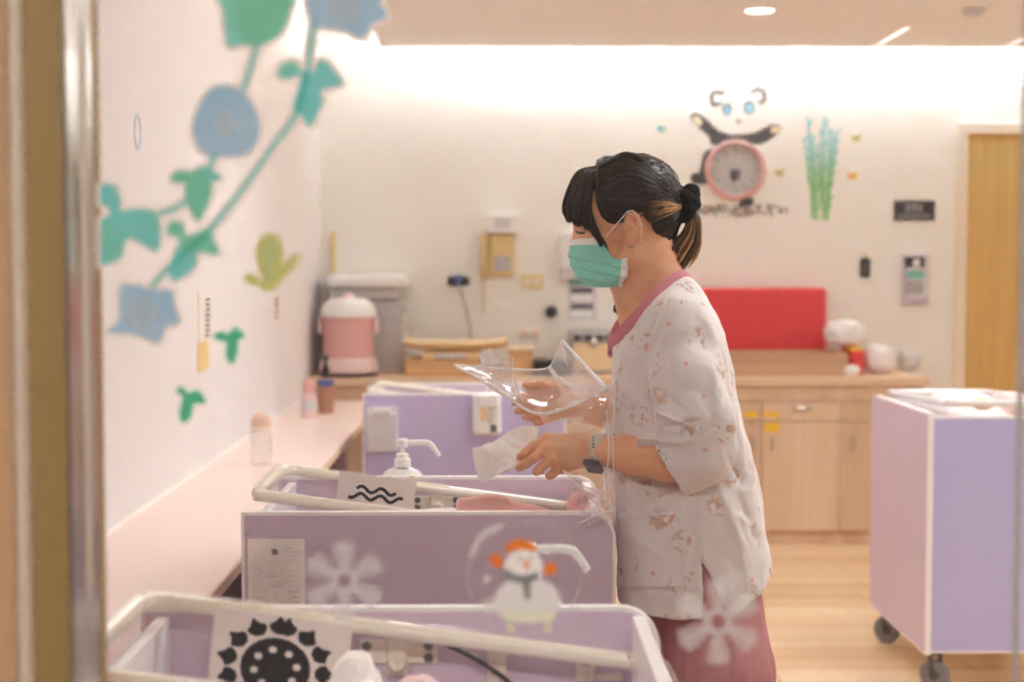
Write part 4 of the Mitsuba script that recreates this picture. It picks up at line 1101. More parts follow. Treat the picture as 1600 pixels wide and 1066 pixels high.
# ------------------------------------------------------------------ the nurse
NY = 2.85                                     # depth of her midline; she faces left and her left side is towards the camera
SK1, SK2 = lin(226, 172, 138), lin(206, 142, 110)
mat('skin', proc(lambda p, n, uv: mix(SK1, SK2, smoothstep(.35, .75, fbm(p.x * 30, p.y * 30, p.z * 30, 3)) * .5)), 0.5, spec=0.4)
mat('mask_teal', (146, 220, 208), 0.75, spec=0.2); mat('mask_white', (240, 240, 240), 0.75, spec=0.2); mat('strap_white', (246, 246, 246), 0.6)
mat('lash', (46, 32, 28), 0.6); mat('lip', (190, 110, 100), 0.5); mat('eye_white', (236, 230, 226), 0.3)
mat('scrunchie_black', (16, 15, 17), 0.9, spec=0.2, sheen=0.4)
mat('collar_pink', (196, 128, 136), 0.8, spec=0.2)
mat('trouser_pink', proc(lambda p, n, uv: mix(lin(192, 138, 142), lin(178, 122, 128), fbm(p.x * 9, p.y * 9, p.z * 3, 3))), 0.85, spec=0.2)
mat('watch_band', (206, 196, 180), 0.6); mat('watch_glass', (66, 66, 70), 0.12); mat('watch_case', (60, 60, 62), 0.25, 0.8)
mat('shoe_white', (236, 234, 232), 0.6)
H1, H2, H3 = lin(28, 21, 20), lin(56, 40, 34), lin(206, 156, 104)
HX = at(1062, 322, NY)


def hair_fn(p, n, uv):
    s = fbm(uv.x * 90, uv.y * 2.5, 0, 3)
    return mix(mix(H1, H2, smoothstep(.35, .75, s)), H3, uv.y * 0)


mat('hair_dark', {'type': 'mesh_attribute', 'name': 'vertex_color'}, 0.38, spec=0.35)


def shirt_fn(p, n, uv):
    base = mix(lin(228, 222, 222), lin(220, 214, 216), fbm(p.x * 12, p.y * 12, p.z * 12, 3))
    s = dr.select(dr.abs(n.y) > .5, mi.Float(p.x), mi.Float(p.y))
    top = dr.abs(n.z) > .72
    x, z = dr.select(top, mi.Float(p.x), s) * 13.0, dr.select(top, mi.Float(p.y), mi.Float(p.z)) * 13.0
    d1, d2, w = voronoi(x, z)
    blob = smoothstep(.50, .66, fbm(x * 9.0 + 7, z * 9.0, 2.0, 2)) * smoothstep(.36, .16, d1) * dr.select(w > .25, 1.0, 0.0)
    e1, e2, v = voronoi(x * 1.7 + 5, z * 1.7 + 9)
    dot = smoothstep(.12, .06, e1) * dr.select(v > .72, 1.0, 0.0)
    c = mix(base, mix(lin(178, 140, 112), lin(200, 164, 142), w), blob * .75)
    return mix(c, lin(216, 150, 146), dot * .7)


mat('shirt_print', proc(shirt_fn), 0.8, spec=0.2, sheen=0.3)

nurse = thing('person', 'nurse in teal mask, patterned white smock and pink trousers, holding a cloth over the cart', 'person')


def q(px, py, dy=0.0):
    """A point of the nurse, dy metres beyond her midline (negative: towards the camera)."""
    return at(px, py, NY + dy)


PX = NY / F                                     # metres per pixel at her midline


def tilt(deg):
    c, s = math.cos(math.radians(deg)), math.sin(math.radians(deg))
    return [[c, 0, -s], [0, 1, 0], [s, 0, c]]       # own x axis leans: positive = its front end (left in the picture) higher...


# ---- head, neck, chest: one skin surface
hf = Field(q(870, 560) - (0, .16, 0), q(1110, 235) + (0, .16, 0), .0024)
hf.ell(q(986, 322), (.092, .070, .082), .01, tilt(-20))                       # cranium
hf.ell(q(938, 352), (.050, .058, .085), .025, tilt(0))                        # upper face
hf.ell(q(930, 318), (.045, .052, .045), .02)                                  # forehead
hf.ell(q(932, 402), (.042, .044, .052), .025)                                 # lower face
hf.bone(q(921, 416), q(932, 421), .016, .018, .02)                             # chin
for s in (-1, 1):
    hf.bone(q(932, 421, s * .012), q(984, 402, s * .052), .015, .015, .02)    # jaw
    hf.bone(q(984, 402, s * .052), q(988, 360, s * .060), .016, .016, .02)
    hf.ell(q(930, 385, s * .036), (.028, .020, .026), .02)                    # cheek
    hf.ell(q(903, 355, s * .030), (.016, .014, .010), .012, cut=True)         # eye socket
    hf.ell(q(911, 357, s * .031), (.0125, .0135, .0115), .004)                # closed lid
    hf.bone(q(901, 345, s * .012), q(912, 342, s * .045), .007, .006, .012)   # brow
hf.bone(q(904, 352), q(899, 383), .0065, .0085, .008)                         # nose
for s in (-1, 1): hf.ell(q(902, 386, s * .010), (.008, .007, .006), .006)
hf.ell(q(906, 402), (.010, .022, .006), .006); hf.ell(q(907, 410), (.010, .020, .007), .006)
hf.chain([q(1008, 392), q(1014, 425), q(1030, 470, 0), q(1040, 520)], [.060, .054, .058, .07], .03)   # neck
hf.bone(q(975, 420), q(996, 505), .030, .034, .03)
hf.ell(q(1030, 535), (.062, .080, .05), .03)                                   # upper chest and shoulders
for s in (-1, 1): hf.bone(q(1040, 475, s * .03), q(1058, 512, s * .09), .03, .032, .03)
# ears
for s in (-1, 1):
    a = [q(990, 381, s * .066), q(997, 370, s * .073), q(1000, 352, s * .077), q(995, 338, s * .077), q(984, 334, s * .073), q(977, 341, s * .069)]
    hf.chain([q(984, 379, s * .066)] + a, [.0062, .0058, .0050, .0048, .0048, .0045, .004], .004)
    hf.ell(q(986, 357, s * .066), (.012, .006, .022), .006, tilt(-14))
    hf.ell(q(983, 361, s * .073), (.006, .006, .009), .004, cut=True)
    hf.ell(q(985, 378, s * .067), (.0085, .005, .009), .005)
head = relax(hf.mesh(), 4)


# ---- arms and hands
def limb(field, pts, radii, k=.012):
    field.chain(pts, radii, k)


af = Field(at(795, 800, 2.62) - (0, .02, 0), at(1125, 640, 2.90) + (0, 0, .03), .0024)
W = at(930, 703, 2.775)
elb = at(1098, 716, 2.70)
limb(af, [elb, at(1045, 716, 2.715), at(985, 711, 2.745), W], [.045, .043, .035, .0275], .012)
af.bone(W, at(905, 699, 2.78), .0265, .030, .012, squash=((0, 1, .15), 1.35))
# palm: four metacarpals fanned out from the wrist
kn = [at(853, 687, 2.785), at(853, 702, 2.766), at(861, 718, 2.764), at(873, 731, 2.772)]
for k_, w_ in zip(kn, ((924, 692, 2.785), (925, 699, 2.775), (925, 706, 2.772), (924, 713, 2.775))):
    af.bone(at(*w_), k_, .016, .0125, .012)
af.ell(at(888, 704, 2.790), (.036, .016, .026), .012)
fing = [[kn[0], at(834, 697, 2.772), at(821, 708, 2.772), at(812, 714, 2.782)],
        [kn[1], at(834, 716, 2.752), at(820, 726, 2.757), at(811, 731, 2.767)],
        [kn[2], at(843, 733, 2.760), at(838, 737, 2.786), at(846, 735, 2.804)],
        [kn[3], at(862, 742, 2.772), at(858, 744, 2.793), at(866, 742, 2.808)]]
for ch, r in zip(fing, (.0093, .0096, .0090, .0080)):
    af.chain(ch, [r * 1.12, r, r * .9, r * .76], .003)
for k_ in kn: af.ell(k_ + (0, -.003, .002), (.0105, .009, .0105), .006)
af.chain([at(915, 688, 2.80), at(880, 690, 2.822), at(848, 700, 2.822), at(826, 710, 2.806)], [.016, .0135, .0105, .0082], .006)   # thumb behind the cloth
left = relax(af.mesh(), 3)
rf = Field(at(790, 680, 2.92) - (0, .08, .03), at(1100, 590, 3.08) + (.05, .10, .05), .0026)
RWp = at(893, 632, 2.995)
limb(rf, [at(1068, 668, 3.04), at(1010, 655, 3.03), at(940, 640, 3.01), RWp], [.044, .042, .034, .027], .012)
rk = [at(848, 618, 2.985), at(846, 630, 2.972), at(850, 642, 2.970), at(858, 652, 2.976)]
for k_ in rk: rf.bone(RWp, k_, .018, .012, .012)
for ch, r in zip([[rk[0], at(826, 618, 2.968), at(812, 624, 2.960), at(804, 630, 2.965)], [rk[1], at(828, 634, 2.955), at(816, 640, 2.952), at(808, 643, 2.960)],
                  [rk[2], at(836, 648, 2.953), at(826, 652, 2.955), at(820, 652, 2.968)], [rk[3], at(846, 658, 2.958), at(838, 660, 2.962), at(834, 657, 2.975)]], (.0092, .0095, .009, .008)):
    rf.chain(ch, [r * 1.1, r, r * .9, r * .76], .003)
rf.chain([at(880, 615, 2.985), at(846, 602, 2.975), at(822, 603, 2.962)], [.014, .011, .0085], .006)
right = relax(rf.mesh(), 3)
# upper arms, trunk and legs under the clothes, coarser
tf = Field(np.array([.15, NY - .26, 0]), np.array([.62, NY + .26, 1.28]), .008)
for s in (-1, 1):
    sh, el = (q(1058, 530, -.115), elb) if s < 0 else (q(1058, 530, .115), at(1068, 668, 3.04))
    tf.bone(sh, el, .032, .034, .02)
    hip = np.array([q(1085, 900)[0], NY + s * .065, .78])
    tf.chain([hip, np.array([.395, NY + s * .085, .45]), np.array([.405, NY + s * .085, .10])], [.065, .055, .04], .03)
    tf.ell((.375, NY + s * .085, .055), (.10, .04, .035), .03)
tf.chain([q(1040, 545), q(1060, 680), q(1078, 800), q(1085, 880)], [.062, .062, .062, .065], .03)
trunk = relax(tf.mesh(), 4)
body = cat(head, left, right, trunk)
obj('body', body, 'skin', nurse, True)

# ---- eyes (looking down, lids closed) and brow
lash = cat(*[tube(spline([q(899, 361, s * .018 if s > 0 else -.016), q(903, 364, s * .036), q(911, 364.5, s * .0435), q(918, 361, s * .048)], 14), [.0006, .001, .0012, .0013, .0014, .0014, .0014, .0014, .0014, .0014, .0013, .0012, .001, .0006], 6) for s in (-1, 1)])
obj('eyelash', lash, 'lash', nurse)

# ---- surgical mask: the lower face, blown up by a few millimetres and cut to a sheet's outline
mp = sg.Polygon([(875, 374), (905, 373.5), (938, 371), (945, 388), (953, 403), (963, 406), (975, 402), (976, 425), (969, 447), (950, 449), (934, 449), (916, 446), (880, 450), (870, 405)])
fm = hf.F.copy()
xs_, zs_ = hf.ax[0], hf.ax[2]
Xg, Zg = np.meshgrid(xs_, zs_, indexing='ij')


def to_px(X, Y, Z):
    v = np.stack([X - CAM[0], Y - CAM[1], Z - CAM[2]], -1) @ RW
    return CX + F * v[..., 0] / v[..., 2], CY - F * v[..., 1] / v[..., 2]


mf = Field(q(872, 462) - (0, .085, 0), q(985, 364) + (0, .085, 0), .0015)
hfF = None
from scipy.ndimage import map_coordinates
gx, gy, gz = np.meshgrid(*[(mf.ax[k] - hf.lo[k]) / hf.h for k in range(3)], indexing='ij')
hfF = map_coordinates(hf.F, [gx, gy, gz], order=1, mode='nearest')
Xg, Zg = np.meshgrid(mf.ax[0], mf.ax[2], indexing='ij')
mf.ell(q(938, 396), (.046, .050, .056), .02); mf.ell(q(934, 418), (.036, .040, .028), .03)
mf.bone(q(908, 378), q(907, 398), .0095, .0125, .02); mf.bone(q(907, 398), q(921, 420), .0125, .017, .02)
for s in (-1, 1):
    mf.bone(q(936, 425, s * .018), q(968, 424, s * .045), .024, .020, .02)
A_, B_ = to_px(Xg, np.full_like(Xg, NY), Zg)
inside = shapely.distance(shapely.points(A_.ravel(), B_.ravel()), mp.boundary).reshape(A_.shape) * PX
inside = np.where(shapely.contains_xy(mp, A_.ravel(), B_.ravel()).reshape(A_.shape), -inside, inside)
um = np.minimum(mf.F, hfF)
shell = np.maximum(um - .0035, inside[:, None, :])
mf.F = np.maximum(shell, -(hfF - .0005)).astype(np.float32)
mask = relax(mf.mesh(), 5)
v = np.array(mask.vertices); pxm, pym = to_px(v[:, 0], v[:, 1] * 0 + NY, v[:, 2])
along = (pym - (376 + (pxm - 900) * .05)) / 70 - (pxm - 893) / 400          # pleats run across the cheek
pl = sum(np.exp(-((along - c) / .045) ** 2) * (along < c + .03) for c in (.36, .56, .76))
mask.vertices = v + np.array(mask.vertex_normals) * (pl * .0028 + (meshkit.fbm(v * 60, 3, 2) - .5) * .003)[:, None]
def halve(m, p0, p1):
    """(the part of the mesh above the line p0 to p1 of the side view, the rest)"""
    a, b = q(*p0), q(*p1); d = b - a; n_ = np.array([-d[2], 0, d[0]]); n_ /= np.linalg.norm(n_); n_ *= np.sign(n_[2]) if abs(n_[2]) > abs(n_[0]) else np.sign(n_[0])
    return trimesh.intersections.slice_mesh_plane(m, n_, a), trimesh.intersections.slice_mesh_plane(m, -n_, a)


mask = trimesh.Trimesh(mask.vertices, mask.faces, process=True)
up_, rest_ = halve(mask, (880, 384.5), (945, 382))
back_, m1 = halve(rest_, (967, 404), (963, 448))
m2 = cat(up_, back_)
k = obj('face_mask', m1, 'mask_teal', nurse, 40, label='pale teal pleated surgical mask')
obj('binding', m2, 'mask_white', k, 40, label='white mask edge')
for s in (-1, 1):
    obj('strap', tube(spline([q(939, 379, s * .050), q(955, 360, s * .066), q(972, 341, s * .077), q(982, 330, s * .079), q(994, 334, s * .078), q(999, 352, s * .076), q(994, 372, s * .073), q(985, 388, s * .068), q(974, 404, s * .058)], 60), .0014, 6), 'strap_white', k, True)
e = np.linspace(.4, 5.6, 24)
for s in (-1, 1):
    obj('earring', tube(np.stack([q(982, 379)[0] + .0085 * np.cos(e), NY + s * .070 + .003 * np.sin(e), q(982, 380)[2] + .0085 * np.sin(e)], 1), .0014, 6), 'steel', nurse, True)

# ---- hair: a cap pulled back to the tie, strands laid over it
hc = Field(q(865, 450) - (0, .14, 0), q(1110, 230) + (0, .14, 0), .0024)
hc.ell(q(985, 313), (.100, .080, .088), .01, tilt(-22))
hc.ell(q(950, 290), (.058, .068, .050), .03); hc.ell(q(952, 318), (.036, .0735, .044), .02)
hc.ell(q(1016, 328), (.050, .070, .055), .025)
hc.bone(q(1020, 318), q(1060, 321), .055, .020, .03)
hc.bone(q(1020, 385), q(1030, 352), .033, .030, .02, squash=((0, 1, 0), .72))
hc.bone(q(1026, 392), q(1036, 352), .020, .026, .015, squash=((0, 1, 0), .6))
hc.bone(q(1030, 345), q(1054, 326), .028, .016, .015)
cutp = sg.Polygon([(850, 200), (940, 200), (931, 262), (926, 290), (929, 322), (940, 350), (958, 352), (972, 348), (975, 334), (985, 329), (998, 331), (1004, 345), (1012, 350), (1020, 372), (1024, 392), (1000, 430), (960, 480), (850, 480)])
Xg, Zg = np.meshgrid(hc.ax[0], hc.ax[2], indexing='ij')
A_, B_ = to_px(Xg, np.full_like(Xg, NY), Zg)
dd = shapely.distance(shapely.points(A_.ravel(), B_.ravel()), cutp.boundary).reshape(A_.shape) * PX
dd = np.where(shapely.contains_xy(cutp, A_.ravel(), B_.ravel()).reshape(A_.shape), dd, -dd)
hc.F = np.maximum(hc.F, dd[:, None, :]).astype(np.float32)
cap = relax(hc.mesh(), 5)
v = np.array(cap.vertices)
TIE = q(1064, 322)


def hair_color(v, t=None, blond=0.0, seed=0):
    """Vertex colours: dark brown, strand to strand variation."""
    d = v - TIE
    th = np.arctan2(d[:, 2], -d[:, 0]); ph = np.arctan2(d[:, 1], np.hypot(d[:, 0], d[:, 2]))
    s = meshkit.fbm(np.stack([th * 34, ph * 34, np.full(len(v), seed * 3.1)], 1), 3, seed)
    c = np.array(H1)[None] * (1 - s[:, None] * .7) + np.array(H2)[None] * s[:, None] * .7
    return c * (1 - np.clip(blond, 0, 1)[:, None]) + np.array(H3)[None] * np.clip(blond, 0, 1)[:, None] if np.ndim(blond) else c * (1 - blond) + np.array(H3) * blond


d = v - TIE
th = np.arctan2(d[:, 2], -d[:, 0]); ph = np.arctan2(d[:, 1], np.hypot(d[:, 0], d[:, 2])); R_ = np.linalg.norm(d, axis=1)
gro = meshkit.fbm(np.stack([th * 16, ph * 16, R_ * 2], 1), 3, 5) - .5
ax_, az_ = to_px(v[:, 0], v[:, 1] * 0 + NY, v[:, 2])
keep = np.clip(shapely.distance(shapely.points(ax_, az_), cutp.boundary) / 9, 0, 1)
cap.vertices = v + np.array(cap.vertex_normals) * (gro * .007 * keep)[:, None]
blond = np.exp(-((th * 57.3 + 17) / 8) ** 2) * smoothstep_np(np.hypot(ax_ - 1066, az_ - 318), 62, 14) * .95 if False else np.exp(-((az_ - (318 + (1062 - ax_) * .17)) / (3 + (1062 - ax_) * .10)) ** 2) * np.clip((ax_ - 1004 + 60 * gro) / 58, 0, 1) ** 1.4 * (v[:, 1] < NY) * (ax_ < 1070) * (.6 + .8 * gro / .5)
hair = obj('hair', cap, 'hair_dark', nurse, True, label='dark hair tied back', color=hair_color(v, blond=np.clip(blond, 0, 1)))
# loose strands over the cap (relief), the fringe, the lock at the cheek and the tail
rng = np.random.default_rng(11)


def strands(paths, n, spread, r, seed, n_pts=26, jag=.08, blond=lambda i: 0.0):
    ms, cols = [], []
    g = np.random.default_rng(seed)
    base = [spline(p, n_pts) for p in paths]
    for i in range(n):
        w = g.random(len(base)) ** 5; w /= w.sum()
        p = sum(a * b for a, b in zip(base, w))
        t = np.linspace(0, 1, n_pts)[:, None]
        p = p + g.normal(0, spread, 3) * (0.25 + t) + g.normal(0, spread * .3, 3) * np.sin(t * 6 + g.random() * 6)
        cut = int(n_pts * (1 - jag * g.random()))
        p = p[:max(cut, 5)]
        rr = r * (.6 + .8 * g.random()) * np.clip(np.minimum(np.linspace(.5, 6, len(p)), np.linspace(7, .25, len(p))), 0, 1)
        m = tube(p, rr, 5)
        ms.append(m); cols.append(hair_color(np.array(m.vertices), blond=blond(i), seed=i % 7) * (.85 + .4 * g.random()))
    return cat(*ms), np.vstack(cols)


part = (930, 263)
near = -.030
fr = [[q(932, 262, -.01), q(912, 272, -.03), q(898, 296, -.045), q(893, 325, -.05), q(897, 352, -.05)],
      [q(932, 260, 0), q(903, 269, -.02), q(886, 296, -.03), q(878, 322, -.034), q(884, 347, -.035)],
      [q(934, 264, -.02), q(920, 280, -.05), q(909, 305, -.060), q(906, 330, -.062), q(914, 352, -.060)],
      [q(933, 260, .02), q(904, 270, .02), q(886, 296, .01), q(880, 322, .008), q(886, 349, .01)],
      [q(933, 262, .03), q(910, 272, .045), q(897, 300, .045), q(895, 330, .045), q(902, 350, .045)],
      [q(936, 265, -.02), q(926, 282, -.052), q(918, 310, -.064), q(916, 335, -.066), q(926, 360, -.065)],
      [q(936, 265, -.025), q(928, 288, -.058), q(922, 316, -.068), q(924, 342, -.070), q(936, 372, -.068)],
      [q(935, 265, -.025), q(926, 288, -.056), q(918, 316, -.066), q(918, 342, -.068), q(927, 366, -.066)]]
m, c = strands(fr, 340, .0022, .0024, 1)
obj('fringe', m, 'hair_dark', hair, True, color=c, label='straight fringe over the forehead')
lk = [[q(934, 264, -.03), q(926, 290, -.060), q(922, 325, -.068), q(932, 358, -.070), q(944, 380, -.068), q(954, 398, -.062)],
      [q(935, 264, -.03), q(924, 292, -.060), q(918, 328, -.068), q(924, 358, -.068), q(936, 376, -.066), q(941, 386, -.064)]]
m, c = strands(lk, 46, .0016, .0018, 2, jag=.35)
obj('cheek_lock', m, 'hair_dark', hair, True, color=c, label='thin lock falling in front of the ear')
wi = [[q(932, 268, -.045), q(931, 300, -.066), q(938, 330, -.070), q(954, 350, -.070)], [q(933, 270, -.045), q(934, 300, -.068), q(944, 330, -.072), q(966, 351, -.073)], [q(935, 272, -.045), q(940, 305, -.072), q(956, 332, -.076), q(976, 346, -.077)]]
m, c = strands(wi, 70, .0012, .0009, 8, jag=.4)
obj('temple_wisp', m, 'hair_dark', hair, True, color=c)
# strands drawn from the hairline to the tie
pl_ = []
for a, b, mid in (((932, 264), (1058, 312), (985, 240)), ((930, 280), (1058, 316), (985, 268)), ((936, 310), (1060, 318), (990, 292)), ((942, 335), (1060, 320), (995, 312)), ((975, 330), (1060, 322), (1015, 318)), ((1010, 348), (1062, 326), (1040, 338)), ((1022, 372), (1064, 330), (1048, 350))):
    pl_.append((a, mid, b))
from scipy.spatial import cKDTree
nearv = np.array(cap.vertices)[np.array(cap.vertices)[:, 1] < NY]
tree = cKDTree(nearv[:, [0, 2]])
def on_cap(px, py):
    p = q(px, py); dist, i = tree.query([p[0], p[2]], k=12)
    return np.array([p[0], nearv[i, 1].min() + .0005, p[2]])
ms, cols = [], []
for i in range(150):
    j = rng.integers(len(pl_) - 1); u = rng.random()
    ctrl = [(1 - u) * np.array(A) + u * np.array(B) for A, B in zip(pl_[j], pl_[j + 1])]
    pp = spline(np.array(ctrl), 22)
    p = np.array([on_cap(*x) for x in pp])
    from scipy.ndimage import uniform_filter1d
    p[:, 1] = uniform_filter1d(p[:, 1], 5)
    m = tube(p, .0011 * np.clip(np.minimum(np.linspace(.2, 5, 22), np.linspace(5, .3, 22)), 0, 1), 5)
    ms.append(m)
    bl = float(rng.random() < .75) * np.clip((pp.repeat(5, 0)[:, 0] - 1005) / 50, 0, 1) if j in (4,) or (j == 3 and u > .7) else np.zeros(110)
    bl = np.r_[bl, 0, 0][:len(m.vertices)]
    cols.append(hair_color(np.array(m.vertices), blond=bl, seed=i % 5) * (.8 + .5 * rng.random()))
obj('strand', cat(*ms), 'hair_dark', hair, True, color=np.vstack(cols), kind='stuff')
tail = [[q(1066, 322, 0), q(1085, 330, -.005), q(1092, 360, -.01), q(1086, 392, -.005), q(1062, 424, 0)],
        [q(1068, 326, .01), q(1080, 345, .015), q(1078, 372, .02), q(1066, 396, .02), q(1050, 420, .02)],
        [q(1068, 322, -.01), q(1082, 340, -.025), q(1084, 368, -.03), q(1072, 396, -.03), q(1054, 424, -.02)],
        [q(1072, 330, 0), q(1077, 352, -.01), q(1064, 374, -.02), q(1050, 392, -.02), q(1044, 412, -.015)],
        [q(1070, 322, 0), q(1090, 338, .01), q(1095, 362, .015), q(1088, 394, .01), q(1060, 428, .01)],
        [q(1074, 330, 0), q(1076, 356, -.02), q(1056, 376, -.03), q(1040, 392, -.03), q(1050, 416, -.02)],
        [q(1076, 330, 0), q(1080, 358, .01), q(1064, 380, .02), q(1042, 398, .02), q(1056, 422, .01)]]
m, c = strands(tail, 260, .0035, .0026, 3, n_pts=28, jag=.12, blond=lambda i: .75 if i % 6 == 0 else (.25 if i % 3 == 0 else .08))
obj('ponytail', m, 'hair_dark', hair, True, color=c, label='ponytail with light brown streaks')
fk = [[q(985, 440, .03), q(972, 462, .035), q(965, 480, .035), q(970, 497, .03)], [q(990, 440, .04), q(980, 465, .045), q(974, 485, .045), q(978, 500, .04)]]
m, c = strands(fk, 60, .0028, .002, 4, n_pts=18, jag=.2, blond=lambda i: .35 if i % 3 == 0 else .1)
obj('far_lock', m, 'hair_dark', hair, True, color=c, label='brown lock on the far side of the neck')
sc_ = cat(*[trimesh.creation.icosphere(3, .0155).apply_translation(q(1067, 319) + np.array([.010 * math.sin(a) * .5 + .006 * (-1) ** i, .020 * math.cos(a), .017 * math.sin(a)]) + np.array([0.004 * (i % 2), 0, 0])) for i, a in enumerate(np.arange(7) * 2 * math.pi / 7)] + [trimesh.creation.icosphere(3, .0165).apply_translation(q(1076, 318, -.012)), trimesh.creation.icosphere(3, .0165).apply_translation(q(1062, 322, -.016)), trimesh.creation.icosphere(3, .016).apply_translation(q(1070, 330, -.014)), trimesh.creation.icosphere(3, .0155).apply_translation(q(1058, 312, -.012))])
sc_.vertices += sc_.vertex_normals * (meshkit.fbm(np.array(sc_.vertices) * 150, 3, 3) - .5)[:, None] * .004
sc_.vertices = (np.array(sc_.vertices) - q(1067, 320)) * 1.22 + q(1068, 320)
obj('scrunchie', sc_, 'scrunchie_black', hair, True, label='black fluffy scrunchie')

# ---- smock
PYs = np.array([405, 428, 445, 465, 490, 520, 548, 600, 650, 700, 760, 800, 850, 890, 920, 960])
PLs = np.array([1050, 1035, 1012, 996, 980, 962, 956, 957, 955, 955, 958, 960, 962, 964, 965, 965])
PRs = np.array([1058, 1070, 1090, 1103, 1117, 1130, 1137, 1147, 1156, 1168, 1182, 1190, 1198, 1203, 1205, 1206])
RYs = np.array([.03, .052, .080, .110, .138, .154, .156, .150, .146, .146, .150, .154, .158, .162, .164, .166])
zz = np.array([at(1080, y, NY)[2] for y in PYs]); xl = np.array([at(x, y, NY)[0] for x, y in zip(PLs, PYs)]); xr = np.array([at(x, y, NY)[0] for x, y in zip(PRs, PYs)])
order = np.argsort(zz)
prof_ = lambda a, Z: np.interp(Z, zz[order], a[order])
sf = Field((xl.min() - .05, NY - .27, at(0, 968, NY)[2]), (xr.max() + .05, NY + .27, at(0, 400, NY)[2]), .0042)
X, Y, Z = sf.ax[0][:, None, None], sf.ax[1][None, :, None], sf.ax[2][None, None, :]


def trunk_d(grow=0.0):
    c, rx, ry = (prof_(xl, Z) + prof_(xr, Z)) / 2, (prof_(xr, Z) - prof_(xl, Z)) / 2 + grow, prof_(RYs, Z) + grow
    u, w = abs(X - c) / rx, abs(Y - NY) / ry
    p = 2.35
    return ((u ** p + w ** p) ** (1 / p) - 1) * np.minimum(rx, ry)


sf.F = trunk_d().astype(np.float32)
top = np.broadcast_to(Z - at(0, 410, NY)[2], sf.F.shape); sf.F = np.maximum(sf.F, top).astype(np.float32)
sh = at(1062, 508, 2.738)
cuff = at(1043, 737, 2.712)
sf.chain([sh, at(1076, 590, 2.702), at(1084, 660, 2.682), at(1092, 706, 2.688)], [.052, .064, .068, .064], .012)
sf.bone(at(1092, 706, 2.688), at(1030, 734, 2.712), .062, .060, .012)
sf.bone(at(1058, 476, 2.80), sh, .04, .052, .03)
rs = at(1062, 508, 2.972)
sf.chain([rs, at(1080, 620, 3.01), at(1068, 668, 3.03), at(1015, 658, 3.025)], [.054, .066, .062, .058], .012)
# cut the cuffs open
cd = at(1020, 727, 2.72) - at(1092, 706, 2.69); cd /= np.linalg.norm(cd)
e1, e2 = at(1014, 692, 2.712), at(1070, 781, 2.712)
ev = e2 - e1; cn = np.array([-ev[2], 0, ev[0]]); cn /= np.linalg.norm(cn)
if cn[0] > 0: cn = -cn
cutd = (X - e1[0]) * cn[0] + (Z - e1[2]) * cn[2]
near_arm = (Y < 2.79) & (X < at(1075, 0, 2.71)[0]) & (Z < at(0, 640, 2.71)[2]) & (Z > at(0, 800, 2.71)[2])
tr = trunk_d()
sf.F = np.where(near_arm & (tr > .004), np.maximum(sf.F, cutd), sf.F).astype(np.float32)
sf.bone(at(1092, 706, 2.688), at(1000, 742, 2.716), .053, .054, .003, cut=True)
# V neck: everything left of the collar line is cut away
CL = [(1071, 428), (1064, 431), (1046, 440), (1022, 460), (998, 486), (975, 512), (958, 537), (952, 552)]
npoly = sg.Polygon(CL + [(900, 552), (900, 380), (1075, 380)])
Xq, Zq = np.meshgrid(sf.ax[0], sf.ax[2], indexing='ij'); A_, B_ = to_px(Xq, np.full_like(Xq, NY), Zq)
dn_ = shapely.distance(shapely.points(A_.ravel(), B_.ravel()), npoly.boundary).reshape(A_.shape) * PX
dn_ = np.where(shapely.contains_xy(npoly, A_.ravel(), B_.ravel()).reshape(A_.shape), dn_, -dn_)
sf.F = np.maximum(sf.F, dn_[:, None, :]).astype(np.float32)
sf.bone(q(1005, 400), q(1040, 470), .066, .062, .004, cut=True)
# open hem, slit at the side
hem = at(0, 941, NY)[2]
lift = np.clip((X - at(1105, 0, NY)[0]) / .12, 0, 1)
sf.F = np.maximum(sf.F, hem + .062 * lift ** 1.3 * 1.0 - Z).astype(np.float32)
low = np.maximum(trunk_d(-.010), Z - (hem + .10)); sf.F = np.maximum(sf.F, -low).astype(np.float32)
Yn = NY - .17
s0, s1, s2 = at(1097, 876, Yn), at(1099, 950, Yn), at(1121, 930, Yn)
slit = np.maximum(np.maximum((s0[0] - X) + (s0[2] - Z) * .035, X - (s0[0] + (s0[2] - Z) * .50)), Z - s0[2])
sf.F = np.where(Y < NY - .05, np.maximum(sf.F, -slit), sf.F).astype(np.float32)
shirt = relax(sf.mesh(), 3)
v = np.array(shirt.vertices); n = np.array(shirt.vertex_normals)
px_, py_ = to_px(v[:, 0], v[:, 1], v[:, 2])
on_near = v[:, 1] < NY


def ridge(p, s, f, seed):
    return 1 - 2 * abs(meshkit.fbm(p * np.array(f) * s, 3, seed) - .5) * 2


arm = np.exp(-((px_ - 1080) / 60) ** 4) * (v[:, 1] < 2.79) * (py_ > 480) * (py_ < 790)
w1 = ridge(v, 1.0, (9, 9, 5), 3) - .6          # slack drapery of the trunk
w2 = meshkit.fbm(v * np.array([22, 22, 14]), 4, 8) - .5
fold = np.zeros(len(v))
